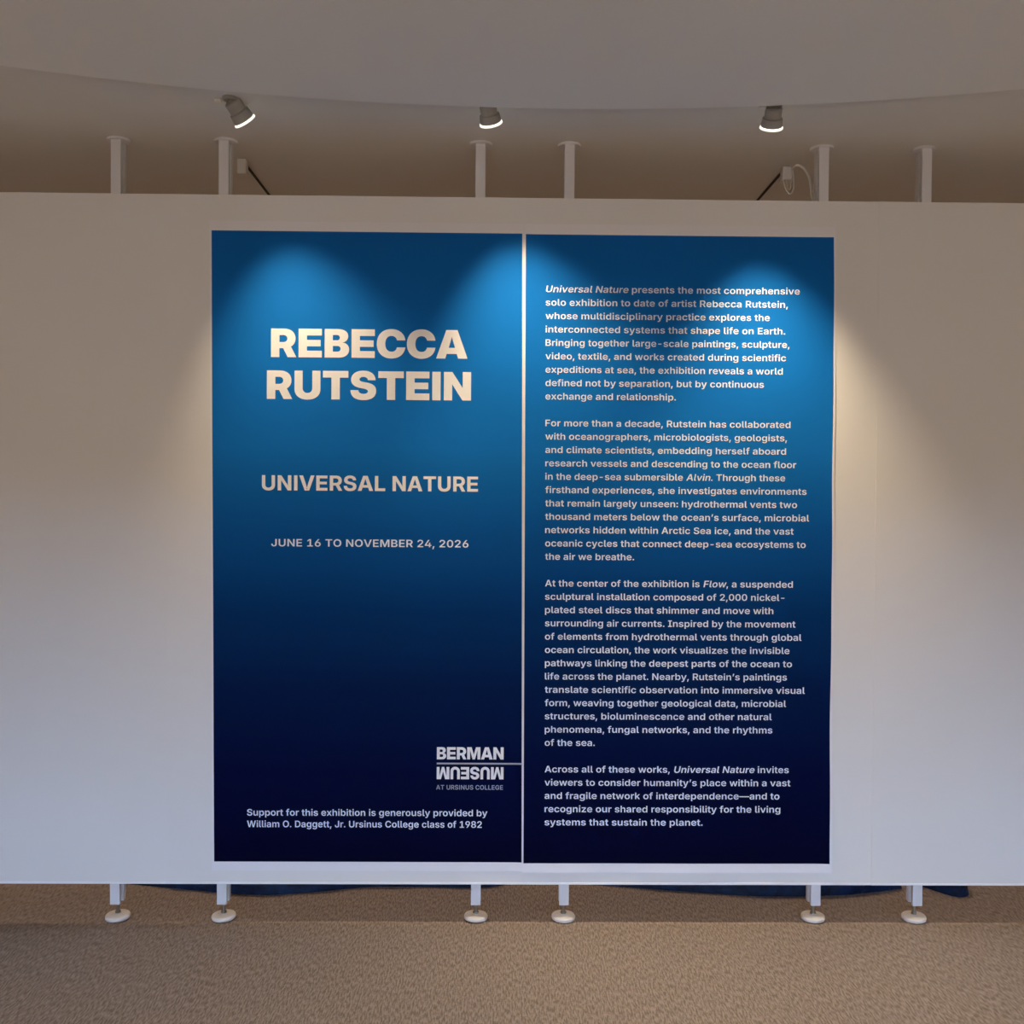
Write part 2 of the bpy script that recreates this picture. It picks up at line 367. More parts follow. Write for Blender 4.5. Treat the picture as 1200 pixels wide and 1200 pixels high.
# letter outlines: code point, advance, contours of x, y, on-curve flag; 2048 units per em
GLYPH_DATA = {
 'black': [
  [32, 550, []],
  [65, 1565, [[0, 0, 1, 500, 1490, 1, 1060, 1490, 1, 1565, 0, 1, 1097, 0, 1, 1026, 245, 1, 528, 245, 1, 455, 0, 1], [625, 565, 1, 933, 565, 1, 782, 1130, 1]]],
  [66, 1331, [[80, 0, 1, 80, 1490, 1, 726, 1490, 1, 896, 1490, 0, 1128, 1394, 0, 1246, 1227, 0, 1246, 1118, 1, 1246, 1032, 0, 1174, 893, 0, 1045, 802, 0, 958, 785, 1, 958, 783, 1, 1054, 780, 0, 1207, 687, 0, 1296, 527, 0, 1296, 422, 1, 1296, 300, 0, 1174, 109, 0, 944, 0, 0, 782, 0, 1], [484, 312, 1, 704, 312, 1, 780, 312, 0, 870, 392, 0, 870, 459, 1, 870, 504, 0, 829, 570, 0, 755, 606, 0, 704, 606, 1, 484, 606, 1], [484, 900, 1, 679, 900, 1, 725, 900, 0, 793, 934, 0, 830, 997, 0, 830, 1039, 1, 830, 1102, 0, 748, 1178, 0, 679, 1178, 1, 484, 1178, 1]]],
  [67, 1494, [[764, -24, 1, 561, -24, 0, 232, 154, 0, 40, 497, 0, 40, 744, 1, 40, 993, 0, 232, 1337, 0, 561, 1514, 0, 764, 1514, 1, 907, 1514, 0, 1147, 1430, 0, 1328, 1276, 0, 1441, 1060, 0, 1456, 928, 1, 1037, 928, 1, 1028, 981, 0, 983, 1065, 0, 915, 1123, 0, 826, 1154, 0, 772, 1154, 1, 671, 1154, 0, 532, 1058, 0, 460, 875, 0, 460, 744, 1, 460, 614, 0, 531, 432, 0, 671, 336, 0, 772, 336, 1, 826, 336, 0, 914, 366, 0, 982, 425, 0, 1027, 508, 0, 1037, 560, 1, 1456, 560, 1, 1440, 428, 0, 1328, 213, 0, 1146, 59, 0, 907, -24, 0]]],
  [69, 1294, [[80, 0, 1, 80, 1490, 1, 1234, 1490, 1, 1234, 1138, 1, 496, 1138, 1, 496, 914, 1, 1177, 914, 1, 1177, 574, 1, 496, 574, 1, 496, 352, 1, 1234, 352, 1, 1234, 0, 1]]],
  [73, 576, [[80, 0, 1, 80, 1490, 1, 496, 1490, 1, 496, 0, 1]]],
  [78, 1512, [[80, 0, 1, 80, 1490, 1, 500, 1490, 1, 1016, 650, 1, 1016, 1490, 1, 1432, 1490, 1, 1432, 0, 1, 1008, 0, 1, 496, 840, 1, 496, 0, 1]]],
  [82, 1363, [[80, 0, 1, 80, 1490, 1, 713, 1490, 1, 891, 1490, 0, 1151, 1363, 0, 1292, 1130, 0, 1292, 970, 1, 1292, 815, 0, 1145, 589, 0, 876, 466, 0, 691, 466, 1, 496, 466, 1, 496, 0, 1], [496, 788, 1, 682, 788, 1, 745, 788, 0, 836, 834, 0, 886, 916, 0, 886, 970, 1, 886, 1025, 0, 836, 1106, 0, 745, 1152, 0, 682, 1152, 1, 496, 1152, 1], [905, 0, 1, 581, 676, 1, 1006, 676, 1, 1338, 0, 1]]],
  [83, 1403, [[704, -24, 1, 498, -24, 0, 212, 96, 0, 64, 329, 0, 64, 496, 1, 457, 496, 1, 460, 436, 0, 523, 350, 0, 634, 304, 0, 709, 304, 1, 775, 304, 0, 873, 337, 0, 928, 396, 0, 928, 435, 1, 928, 471, 0, 876, 525, 0, 768, 565, 0, 684, 581, 1, 536, 609, 1, 320, 650, 0, 92, 872, 0, 92, 1038, 1, 92, 1180, 0, 246, 1394, 0, 520, 1514, 0, 701, 1514, 1, 887, 1514, 0, 1155, 1396, 0, 1303, 1174, 0, 1308, 1018, 1, 926, 1018, 1, 919, 1096, 0, 802, 1186, 0, 709, 1186, 1, 651, 1186, 0, 561, 1153, 0, 510, 1096, 0, 510, 1058, 1, 510, 1022, 0, 556, 972, 0, 655, 935, 0, 732, 921, 1, 852, 899, 1, 980, 875, 0, 1165, 801, 0, 1283, 695, 0, 1339, 555, 0, 1339, 466, 1, 1339, 310, 0, 1190, 91, 0, 906, -24, 0]]],
  [84, 1344, [[40, 1138, 1, 40, 1490, 1, 1304, 1490, 1, 1304, 1138, 1, 880, 1138, 1, 880, 0, 1, 464, 0, 1, 464, 1138, 1]]],
  [85, 1444, [[722, -24, 1, 527, -24, 0, 239, 113, 0, 80, 362, 0, 80, 530, 1, 80, 1490, 1, 484, 1490, 1, 484, 564, 1, 484, 495, 0, 546, 388, 0, 653, 326, 0, 722, 326, 1, 792, 326, 0, 899, 387, 0, 960, 494, 0, 960, 564, 1, 960, 1490, 1, 1364, 1490, 1, 1364, 530, 1, 1364, 362, 0, 1205, 113, 0, 917, -24, 0]]],
 ],
 'bold': [
  [32, 550, []],
  [65, 1506, [[24, 0, 1, 537, 1490, 1, 962, 1490, 1, 1482, 0, 1, 1120, 0, 1, 1017, 321, 1, 486, 321, 1, 379, 0, 1], [566, 576, 1, 934, 576, 1, 750, 1190, 1]]],
  [66, 1336, [[115, 0, 1, 115, 1490, 1, 718, 1490, 1, 881, 1490, 0, 1105, 1393, 0, 1220, 1222, 0, 1220, 1109, 1, 1220, 1023, 0, 1151, 890, 0, 1030, 803, 0, 949, 783, 1, 949, 776, 1, 1038, 770, 0, 1186, 681, 0, 1275, 525, 0, 1275, 417, 1, 1275, 296, 0, 1156, 107, 0, 925, 0, 0, 757, 0, 1], [435, 258, 1, 701, 258, 1, 819, 258, 0, 942, 356, 0, 942, 443, 1, 942, 503, 0, 885, 592, 0, 780, 641, 0, 706, 641, 1, 435, 641, 1], [435, 873, 1, 682, 873, 1, 745, 873, 0, 841, 917, 0, 893, 999, 0, 893, 1055, 1, 893, 1136, 0, 782, 1233, 0, 684, 1233, 1, 435, 1233, 1]]],
  [69, 1250, [[115, 0, 1, 115, 1490, 1, 1169, 1490, 1, 1169, 1216, 1, 440, 1216, 1, 440, 885, 1, 1113, 885, 1, 1113, 618, 1, 440, 618, 1, 440, 274, 1, 1170, 274, 1, 1170, 0, 1]]],
  [73, 555, [[115, 0, 1, 115, 1490, 1, 440, 1490, 1, 440, 0, 1]]],
  [76, 1151, [[115, 0, 1, 115, 1490, 1, 440, 1490, 1, 440, 274, 1, 1096, 274, 1, 1096, 0, 1]]],
  [77, 1872, [[115, 0, 1, 115, 1490, 1, 601, 1490, 1, 937, 430, 1, 1270, 1490, 1, 1757, 1490, 1, 1757, 0, 1, 1435, 0, 1, 1435, 1130, 1, 1070, 0, 1, 803, 0, 1, 436, 1130, 1, 436, 0, 1]]],
  [78, 1519, [[115, 0, 1, 115, 1490, 1, 463, 1490, 1, 1077, 500, 1, 1077, 1490, 1, 1405, 1490, 1, 1405, 0, 1, 1056, 0, 1, 443, 990, 1, 443, 0, 1]]],
  [82, 1342, [[115, 0, 1, 115, 1490, 1, 713, 1490, 1, 882, 1490, 0, 1127, 1370, 0, 1258, 1149, 0, 1258, 998, 1, 1258, 849, 0, 1122, 633, 0, 871, 517, 0, 698, 517, 1, 440, 517, 1, 440, 0, 1], [440, 776, 1, 676, 776, 1, 758, 776, 0, 873, 829, 0, 933, 928, 0, 933, 998, 1, 933, 1069, 0, 873, 1168, 0, 758, 1222, 0, 675, 1222, 1, 440, 1222, 1], [949, 0, 1, 602, 676, 1, 945, 676, 1, 1301, 0, 1]]],
  [83, 1347, [[682, -23, 1, 493, -23, 0, 222, 94, 0, 75, 320, 0, 74, 483, 1, 387, 483, 1, 390, 407, 0, 464, 300, 0, 595, 245, 0, 682, 245, 1, 763, 245, 0, 882, 290, 0, 949, 371, 0, 949, 425, 1, 949, 472, 0, 893, 539, 0, 779, 589, 0, 690, 608, 1, 533, 644, 1, 324, 690, 0, 107, 895, 0, 107, 1057, 1, 107, 1194, 0, 252, 1398, 0, 509, 1512, 0, 678, 1512, 1, 849, 1512, 0, 1101, 1397, 0, 1240, 1185, 0, 1244, 1041, 1, 937, 1041, 1, 929, 1137, 0, 792, 1245, 0, 678, 1245, 1, 605, 1245, 0, 495, 1201, 0, 436, 1125, 0, 436, 1075, 1, 436, 1028, 0, 491, 962, 0, 600, 915, 0, 679, 898, 1, 815, 867, 1, 927, 844, 0, 1098, 769, 0, 1214, 664, 0, 1273, 525, 0, 1273, 438, 1, 1273, 295, 0, 1132, 88, 0, 867, -23, 0]]],
  [84, 1335, [[55, 1216, 1, 55, 1490, 1, 1280, 1490, 1, 1280, 1216, 1, 830, 1216, 1, 830, 0, 1, 505, 0, 1, 505, 1216, 1]]],
  [85, 1464, [[732, -23, 1, 545, -23, 0, 267, 114, 0, 113, 360, 0, 113, 523, 1, 113, 1490, 1, 433, 1490, 1, 433, 549, 1, 433, 465, 0, 508, 334, 0, 642, 260, 0, 732, 260, 1, 822, 260, 0, 956, 334, 0, 1030, 465, 0, 1030, 549, 1, 1030, 1490, 1, 1351, 1490, 1, 1351, 523, 1, 1351, 360, 0, 1197, 114, 0, 919, -23, 0]]],
  [86, 1495, [[543, 0, 1, 24, 1490, 1, 382, 1490, 1, 610, 793, 1, 655, 648, 0, 748, 317, 0, 799, 126, 1, 715, 126, 1, 764, 317, 0, 854, 648, 0, 897, 793, 1, 1117, 1490, 1, 1471, 1490, 1, 965, 0, 1]]],
 ],
 'cond': [
  [32, 550, []],
  [65, 1531, [[3, 0, 1, 510, 1490, 1, 1017, 1490, 1, 1528, 0, 1, 1101, 0, 1, 1019, 271, 1, 503, 271, 1, 418, 0, 1], [598, 567, 1, 927, 567, 1, 765, 1170, 1]]],
  [66, 1327, [[90, 0, 1, 90, 1490, 1, 720, 1490, 1, 887, 1490, 0, 1116, 1394, 0, 1234, 1225, 0, 1234, 1114, 1, 1234, 1029, 0, 1164, 892, 0, 1038, 801, 0, 953, 783, 1, 953, 781, 1, 1047, 776, 0, 1198, 685, 0, 1286, 527, 0, 1286, 421, 1, 1286, 299, 0, 1164, 108, 0, 933, 0, 0, 769, 0, 1], [461, 289, 1, 702, 289, 1, 792, 289, 0, 896, 376, 0, 896, 452, 1, 896, 502, 0, 849, 576, 0, 764, 617, 0, 704, 617, 1, 461, 617, 1], [461, 890, 1, 681, 890, 1, 734, 890, 0, 812, 928, 0, 854, 998, 0, 854, 1046, 1, 854, 1116, 0, 761, 1201, 0, 681, 1201, 1, 461, 1201, 1]]],
  [69, 1278, [[90, 0, 1, 90, 1490, 1, 1216, 1490, 1, 1216, 1167, 1, 471, 1167, 1, 471, 903, 1, 1159, 903, 1, 1159, 590, 1, 471, 590, 1, 471, 323, 1, 1216, 323, 1, 1216, 0, 1]]],
  [77, 1873, [[90, 0, 1, 90, 1490, 1, 656, 1490, 1, 937, 560, 1, 1217, 1490, 1, 1783, 1490, 1, 1783, 0, 1, 1410, 0, 1, 1410, 1120, 1, 1091, 0, 1, 784, 0, 1, 464, 1120, 1, 464, 0, 1]]],
  [78, 1503, [[90, 0, 1, 90, 1490, 1, 482, 1490, 1, 1032, 600, 1, 1032, 1490, 1, 1413, 1490, 1, 1413, 0, 1, 1021, 0, 1, 471, 890, 1, 471, 0, 1]]],
  [82, 1353, [[90, 0, 1, 90, 1490, 1, 711, 1490, 1, 886, 1490, 0, 1141, 1366, 0, 1279, 1137, 0, 1279, 980, 1, 1279, 828, 0, 1135, 605, 0, 871, 484, 0, 690, 484, 1, 471, 484, 1, 471, 0, 1], [471, 782, 1, 684, 782, 1, 753, 782, 0, 853, 831, 0, 907, 921, 0, 907, 980, 1, 907, 1041, 0, 853, 1129, 0, 753, 1179, 0, 684, 1179, 1, 471, 1179, 1], [922, 0, 1, 592, 675, 1, 984, 675, 1, 1321, 0, 1]]],
  [83, 1381, [[694, -24, 1, 494, -24, 0, 213, 96, 0, 66, 328, 0, 66, 494, 1, 428, 494, 1, 430, 427, 0, 497, 331, 0, 617, 279, 0, 699, 279, 1, 771, 279, 0, 879, 317, 0, 939, 385, 0, 939, 430, 1, 939, 470, 0, 886, 530, 0, 775, 574, 0, 687, 592, 1, 536, 621, 1, 318, 665, 0, 94, 882, 0, 94, 1046, 1, 94, 1186, 0, 244, 1396, 0, 512, 1514, 0, 689, 1514, 1, 870, 1514, 0, 1133, 1397, 0, 1278, 1177, 0, 1282, 1023, 1, 931, 1023, 1, 924, 1110, 0, 797, 1210, 0, 695, 1210, 1, 631, 1210, 0, 532, 1173, 0, 476, 1107, 0, 476, 1064, 1, 476, 1025, 0, 524, 969, 0, 628, 928, 0, 710, 912, 1, 837, 887, 1, 962, 862, 0, 1144, 788, 0, 1260, 683, 0, 1315, 545, 0, 1315, 458, 1, 1315, 306, 0, 1168, 90, 0, 890, -24, 0]]],
  [85, 1443, [[722, -24, 1, 530, -24, 0, 246, 113, 0, 89, 361, 0, 89, 526, 1, 89, 1490, 1, 459, 1490, 1, 459, 557, 1, 459, 482, 0, 526, 366, 0, 644, 299, 0, 722, 299, 1, 800, 299, 0, 918, 366, 0, 984, 482, 0, 984, 557, 1, 984, 1490, 1, 1354, 1490, 1, 1354, 527, 1, 1354, 361, 0, 1198, 113, 0, 914, -24, 0]]],
 ],
 'med': [
  [32, 550, []],
  [44, 550, [[74, -383, 1, 162, 220, 1, 430, 220, 1, 256, -383, 1]]],
  [45, 1325, [[996, 728, 1, 996, 513, 1, 326, 513, 1, 326, 728, 1]]],
  [46, 550, [[278, -17, 1, 210, -17, 0, 117, 75, 0, 117, 143, 1, 117, 210, 0, 210, 302, 0, 278, 302, 1, 345, 302, 0, 438, 210, 0, 438, 143, 1, 438, 75, 0, 345, -17, 0]]],
  [48, 1325, [[663, -20, 1, 482, -20, 0, 235, 161, 0, 109, 502, 0, 109, 744, 1, 109, 986, 0, 236, 1328, 0, 482, 1510, 0, 663, 1510, 1, 843, 1510, 0, 1090, 1328, 0, 1216, 986, 0, 1216, 744, 1, 1216, 502, 0, 1091, 161, 0, 844, -20, 0], [663, 204, 1, 759, 204, 0, 889, 326, 0, 954, 567, 0, 954, 744, 1, 954, 923, 0, 889, 1164, 0, 759, 1287, 0, 663, 1287, 1, 567, 1287, 0, 436, 1164, 0, 371, 923, 0, 371, 744, 1, 371, 567, 0, 436, 326, 0, 567, 204, 0]]],
  [49, 1325, [[193, 0, 1, 193, 218, 1, 1171, 218, 1, 1171, 0, 1], [853, 1490, 1, 853, 0, 1, 588, 0, 1, 588, 1252, 1, 578, 1252, 1, 230, 1002, 1, 230, 1256, 1, 557, 1490, 1]]],
  [50, 1325, [[158, 0, 1, 158, 192, 1, 675, 701, 1, 748, 776, 0, 847, 892, 0, 898, 1001, 0, 898, 1065, 1, 898, 1135, 0, 833, 1237, 0, 722, 1292, 0, 650, 1292, 1, 576, 1292, 0, 465, 1232, 0, 405, 1121, 0, 405, 1044, 1, 150, 1044, 1, 150, 1185, 0, 279, 1395, 0, 506, 1510, 0, 654, 1510, 1, 803, 1510, 0, 1029, 1398, 0, 1155, 1203, 0, 1155, 1078, 1, 1155, 995, 0, 1092, 837, 0, 933, 638, 0, 787, 498, 1, 528, 234, 1, 528, 223, 1, 1177, 223, 1, 1177, 0, 1]]],
  [51, 1325, [[642, -20, 1, 490, -20, 0, 247, 84, 0, 104, 274, 0, 97, 404, 1, 368, 404, 1, 373, 341, 0, 449, 251, 0, 570, 204, 0, 644, 204, 1, 723, 204, 0, 847, 259, 0, 918, 367, 0, 918, 444, 1, 918, 513, 0, 850, 629, 0, 711, 700, 0, 602, 700, 1, 453, 700, 1, 453, 886, 1, 803, 1256, 1, 803, 1266, 1, 172, 1266, 1, 172, 1490, 1, 1133, 1490, 1, 1133, 1296, 1, 647, 799, 1, 647, 853, 1, 813, 873, 0, 1057, 767, 0, 1193, 562, 0, 1193, 432, 1, 1193, 297, 0, 1049, 93, 0, 801, -20, 0]]],
  [52, 1325, [[84, 277, 1, 84, 490, 1, 654, 1490, 1, 913, 1490, 1, 356, 509, 1, 356, 497, 1, 1241, 497, 1, 1241, 277, 1], [794, 0, 1, 794, 341, 1, 800, 438, 1, 800, 930, 1, 1045, 930, 1, 1045, 0, 1]]],
  [53, 1325, [[648, -20, 1, 502, -20, 0, 273, 89, 0, 139, 281, 0, 135, 404, 1, 395, 404, 1, 399, 343, 0, 468, 250, 0, 580, 197, 0, 648, 197, 1, 728, 197, 0, 851, 270, 0, 922, 399, 0, 922, 483, 1, 922, 568, 0, 849, 700, 0, 723, 775, 0, 640, 775, 1, 573, 775, 0, 443, 724, 0, 406, 683, 1, 164, 722, 1, 241, 1490, 1, 1103, 1490, 1, 1103, 1266, 1, 463, 1266, 1, 420, 870, 1, 428, 870, 1, 470, 919, 0, 622, 982, 0, 711, 982, 1, 812, 982, 0, 984, 909, 0, 1111, 776, 0, 1181, 596, 0, 1181, 489, 1, 1181, 341, 0, 1045, 112, 0, 805, -20, 0]]],
  [54, 1325, [[665, -20, 1, 521, -20, 0, 286, 102, 0, 148, 326, 0, 148, 480, 1, 148, 593, 0, 241, 828, 0, 346, 984, 1, 688, 1490, 1, 962, 1490, 1, 484, 791, 1, 423, 791, 1, 444, 829, 0, 530, 896, 0, 649, 937, 0, 720, 937, 1, 857, 937, 0, 1062, 825, 0, 1177, 619, 0, 1177, 477, 1, 1177, 330, 0, 1044, 106, 0, 814, -20, 0], [664, 194, 1, 741, 194, 0, 858, 267, 0, 926, 392, 0, 926, 472, 1, 926, 555, 0, 858, 679, 0, 741, 750, 0, 664, 750, 1, 588, 750, 0, 469, 680, 0, 402, 556, 0, 402, 475, 1, 402, 393, 0, 469, 267, 0, 588, 194, 0]]],
  [55, 1325, [[257, 0, 1, 891, 1256, 1, 891, 1266, 1, 155, 1266, 1, 155, 1490, 1, 1169, 1490, 1, 1169, 1260, 1, 535, 0, 1]]],
  [56, 1325, [[662, -20, 1, 500, -20, 0, 251, 89, 0, 110, 278, 0, 110, 399, 1, 110, 492, 0, 192, 650, 0, 333, 756, 0, 421, 771, 1, 421, 780, 1, 305, 806, 0, 164, 991, 0, 164, 1111, 1, 164, 1226, 0, 293, 1406, 0, 517, 1510, 0, 662, 1510, 1, 805, 1510, 0, 1030, 1406, 0, 1159, 1226, 0, 1159, 1111, 1, 1159, 991, 0, 1017, 806, 0, 904, 780, 1, 904, 771, 1, 990, 756, 0, 1131, 650, 0, 1215, 492, 0, 1215, 399, 1, 1215, 278, 0, 1072, 89, 0, 823, -20, 0], [662, 186, 1, 746, 186, 0, 870, 244, 0, 939, 349, 0, 939, 418, 1, 939, 490, 0, 867, 599, 0, 741, 663, 0, 662, 663, 1, 581, 663, 0, 456, 600, 0, 384, 490, 0, 384, 418, 1, 384, 349, 0, 452, 245, 0, 577, 186, 0], [662, 865, 1, 730, 865, 0, 837, 921, 0, 899, 1020, 0, 899, 1085, 1, 899, 1150, 0, 839, 1246, 0, 732, 1300, 0, 662, 1300, 1, 591, 1300, 0, 484, 1246, 0, 424, 1150, 0, 424, 1085, 1, 424, 1020, 0, 485, 921, 0, 592, 865, 0]]],
  [57, 1325, [[659, 1510, 1, 804, 1510, 0, 1038, 1388, 0, 1177, 1164, 0, 1177, 1010, 1, 1177, 897, 0, 1084, 662, 0, 979, 506, 1, 636, 0, 1, 362, 0, 1, 840, 699, 1, 902, 699, 1, 881, 661, 0, 795, 594, 0, 676, 553, 0, 605, 553, 1, 469, 553, 0, 263, 665, 0, 148, 871, 0, 148, 1013, 1, 148, 1160, 0, 280, 1384, 0, 512, 1510, 0], [660, 1296, 1, 584, 1296, 0, 466, 1223, 0, 399, 1098, 0, 399, 1018, 1, 399, 936, 0, 466, 811, 0, 584, 740, 0, 660, 740, 1, 737, 740, 0, 855, 810, 0, 923, 935, 0, 923, 1015, 1, 923, 1097, 0, 855, 1223, 0, 737, 1296, 0]]],
  [58, 550, [[278, -17, 1, 210, -17, 0, 117, 75, 0, 117, 143, 1, 117, 210, 0, 210, 302, 0, 278, 302, 1, 345, 302, 0, 438, 210, 0, 438, 143, 1, 438, 75, 0, 345, -17, 0], [278, 747, 1, 210, 747, 0, 117, 840, 0, 117, 907, 1, 117, 974, 0, 210, 1066, 0, 278, 1066, 1, 345, 1066, 0, 438, 974, 0, 438, 907, 1, 438, 840, 0, 345, 747, 0]]],
  [65, 1490, [[50, 0, 1, 570, 1490, 1, 909, 1490, 1, 1441, 0, 1, 1148, 0, 1, 883, 774, 1, 844, 894, 0, 760, 1197, 0, 709, 1390, 1, 765, 1390, 1, 715, 1195, 0, 634, 890, 0, 598, 774, 1, 342, 0, 1], [353, 369, 1, 353, 584, 1, 1138, 584, 1, 1138, 369, 1]]],
  [66, 1350, [[150, 0, 1, 150, 1490, 1, 720, 1490, 1, 881, 1490, 0, 1095, 1388, 0, 1201, 1214, 0, 1201, 1103, 1, 1201, 1012, 0, 1131, 883, 0, 1014, 803, 0, 941, 786, 1, 941, 771, 1, 1020, 767, 0, 1166, 679, 0, 1259, 519, 0, 1259, 406, 1, 1259, 290, 0, 1147, 106, 0, 922, 0, 0, 751, 0, 1], [417, 223, 1, 709, 223, 1, 857, 223, 0, 988, 337, 0, 988, 426, 1, 988, 493, 0, 922, 600, 0, 801, 662, 0, 718, 662, 1, 417, 662, 1], [417, 855, 1, 686, 855, 1, 757, 855, 0, 869, 907, 0, 934, 1003, 0, 934, 1069, 1, 934, 1156, 0, 812, 1268, 0, 692, 1268, 1, 417, 1268, 1]]],
  [67, 1509, [[785, -20, 1, 589, -20, 0, 281, 162, 0, 103, 504, 0, 103, 744, 1, 103, 985, 0, 282, 1328, 0, 591, 1510, 0, 785, 1510, 1, 907, 1510, 0, 1120, 1441, 0, 1287, 1308, 0, 1395, 1116, 0, 1413, 994, 1, 1144, 994, 1, 1131, 1061, 0, 1068, 1163, 0, 974, 1234, 0, 856, 1271, 0, 789, 1271, 1, 667, 1271, 0, 478, 1148, 0, 371, 913, 0, 371, 744, 1, 371, 573, 0, 479, 339, 0, 668, 219, 0, 788, 219, 1, 855, 219, 0, 973, 256, 0, 1068, 327, 0, 1132, 430, 0, 1144, 496, 1, 1414, 496, 1, 1399, 389, 0, 1298, 202, 0, 1134, 60, 0, 917, -20, 0]]],
  [68, 1479, [[654, 0, 1, 277, 0, 1, 277, 231, 1, 641, 231, 1, 797, 231, 0, 1006, 346, 0, 1112, 575, 0, 1112, 747, 1, 1112, 917, 0, 1006, 1145, 0, 801, 1259, 0, 648, 1259, 1, 269, 1259, 1, 269, 1490, 1, 664, 1490, 1, 886, 1490, 0, 1204, 1312, 0, 1375, 978, 0, 1375, 747, 1, 1375, 514, 0, 1204, 179, 0, 881, 0, 0], [417, 1490, 1, 417, 0, 1, 150, 0, 1, 150, 1490, 1]]],
  [69, 1240, [[150, 0, 1, 150, 1490, 1, 1118, 1490, 1, 1118, 1265, 1, 417, 1265, 1, 417, 863, 1, 1066, 863, 1, 1066, 641, 1, 417, 641, 1, 417, 225, 1, 1122, 225, 1, 1122, 0, 1]]],
  [70, 1204, [[150, 0, 1, 150, 1490, 1, 1104, 1490, 1, 1104, 1265, 1, 417, 1265, 1, 417, 818, 1, 1037, 818, 1, 1037, 596, 1, 417, 596, 1, 417, 0, 1]]],
  [71, 1534, [[793, -20, 1, 587, -20, 0, 277, 166, 0, 103, 508, 0, 103, 743, 1, 103, 984, 0, 282, 1327, 0, 590, 1510, 0, 785, 1510, 1, 908, 1510, 0, 1121, 1438, 0, 1288, 1305, 0, 1395, 1123, 0, 1412, 1014, 1, 1139, 1014, 1, 1121, 1074, 0, 1058, 1168, 0, 969, 1236, 0, 856, 1271, 0, 788, 1271, 1, 668, 1271, 0, 479, 1149, 0, 371, 915, 0, 371, 745, 1, 371, 577, 0, 479, 342, 0, 669, 219, 0, 794, 219, 1, 908, 219, 0, 1075, 307, 0, 1166, 469, 0, 1166, 579, 1, 1227, 569, 1, 822, 569, 1, 822, 779, 1, 1425, 779, 1, 1425, 600, 1, 1425, 409, 0, 1262, 130, 0, 977, -20, 0]]],
  [72, 1527, [[150, 0, 1, 150, 1490, 1, 417, 1490, 1, 417, 874, 1, 1110, 874, 1, 1110, 1490, 1, 1377, 1490, 1, 1377, 0, 1, 1110, 0, 1, 1110, 649, 1, 417, 649, 1, 417, 0, 1]]],
  [73, 952, [[80, 0, 1, 80, 225, 1, 343, 225, 1, 343, 1265, 1, 80, 1265, 1, 80, 1490, 1, 872, 1490, 1, 872, 1265, 1, 610, 1265, 1, 610, 225, 1, 872, 225, 1, 872, 0, 1]]],
  [74, 1187, [[560, -20, 1, 339, -20, 0, 78, 219, 0, 78, 440, 1, 78, 525, 1, 345, 525, 1, 345, 438, 1, 345, 321, 0, 462, 200, 0, 560, 200, 1, 657, 200, 0, 773, 321, 0, 773, 438, 1, 773, 1490, 1, 1038, 1490, 1, 1038, 441, 1, 1038, 220, 0, 779, -20, 0]]],
  [75, 1440, [[343, 367, 1, 343, 620, 1, 391, 698, 0, 484, 835, 0, 589, 969, 0, 654, 1044, 1, 1045, 1490, 1, 1377, 1490, 1, 745, 777, 1, 725, 784, 1], [150, 0, 1, 150, 1490, 1, 417, 1490, 1, 417, 1048, 1, 412, 689, 1, 417, 558, 1, 417, 0, 1], [1072, 0, 1, 598, 701, 1, 766, 902, 1, 1387, 0, 1]]],
  [76, 1158, [[150, 0, 1, 150, 1490, 1, 417, 1490, 1, 417, 225, 1, 1075, 225, 1, 1075, 0, 1]]],
  [77, 1889, [[150, 0, 1, 150, 1490, 1, 552, 1490, 1, 835, 721, 1, 850, 678, 0, 887, 543, 0, 926, 387, 0, 961, 238, 0, 973, 181, 1, 919, 181, 1, 931, 237, 0, 966, 384, 0, 1005, 541, 0, 1042, 677, 0, 1056, 721, 1, 1336, 1490, 1, 1739, 1490, 1, 1739, 0, 1, 1473, 0, 1, 1473, 752, 1, 1473, 800, 0, 1475, 936, 0, 1479, 1092, 0, 1483, 1251, 0, 1483, 1323, 1, 1502, 1323, 1, 1482, 1244, 0, 1435, 1079, 0, 1389, 924, 0, 1348, 794, 0, 1333, 752, 1, 1058, 0, 1, 831, 0, 1, 552, 752, 1, 537, 794, 0, 496, 921, 0, 449, 1075, 0, 402, 1242, 0, 379, 1323, 1, 401, 1323, 1, 402, 1256, 0, 406, 1099, 0, 409, 941, 0, 412, 802, 0, 412, 752, 1, 412, 0, 1]]],
  [78, 1555, [[150, 0, 1, 150, 1490, 1, 452, 1490, 1, 967, 669, 1, 999, 618, 0, 1071, 489, 0, 1149, 330, 0, 1187, 233, 1, 1157, 233, 1, 1150, 317, 0, 1139, 494, 0, 1134, 653, 0, 1134, 708, 1, 1134, 1490, 1, 1405, 1490, 1, 1405, 0, 1, 1102, 0, 1, 637, 739, 1, 593, 810, 0, 515, 948, 0, 425, 1122, 0, 361, 1245, 1, 399, 1245, 1, 405, 1136, 0, 415, 941, 0, 422, 787, 0, 422, 740, 1, 422, 0, 1]]],
  [79, 1574, [[788, -20, 1, 592, -20, 0, 282, 162, 0, 103, 504, 0, 103, 744, 1, 103, 985, 0, 282, 1328, 0, 592, 1510, 0, 788, 1510, 1, 983, 1510, 0, 1292, 1328, 0, 1471, 985, 0, 1471, 744, 1, 1471, 504, 0, 1292, 161, 0, 983, -20, 0], [788, 219, 1, 909, 219, 0, 1096, 340, 0, 1202, 575, 0, 1202, 744, 1, 1202, 915, 0, 1096, 1150, 0, 909, 1271, 0, 788, 1271, 1, 666, 1271, 0, 478, 1149, 0, 371, 914, 0, 371, 744, 1, 371, 575, 0, 478, 341, 0, 666, 219, 0]]],
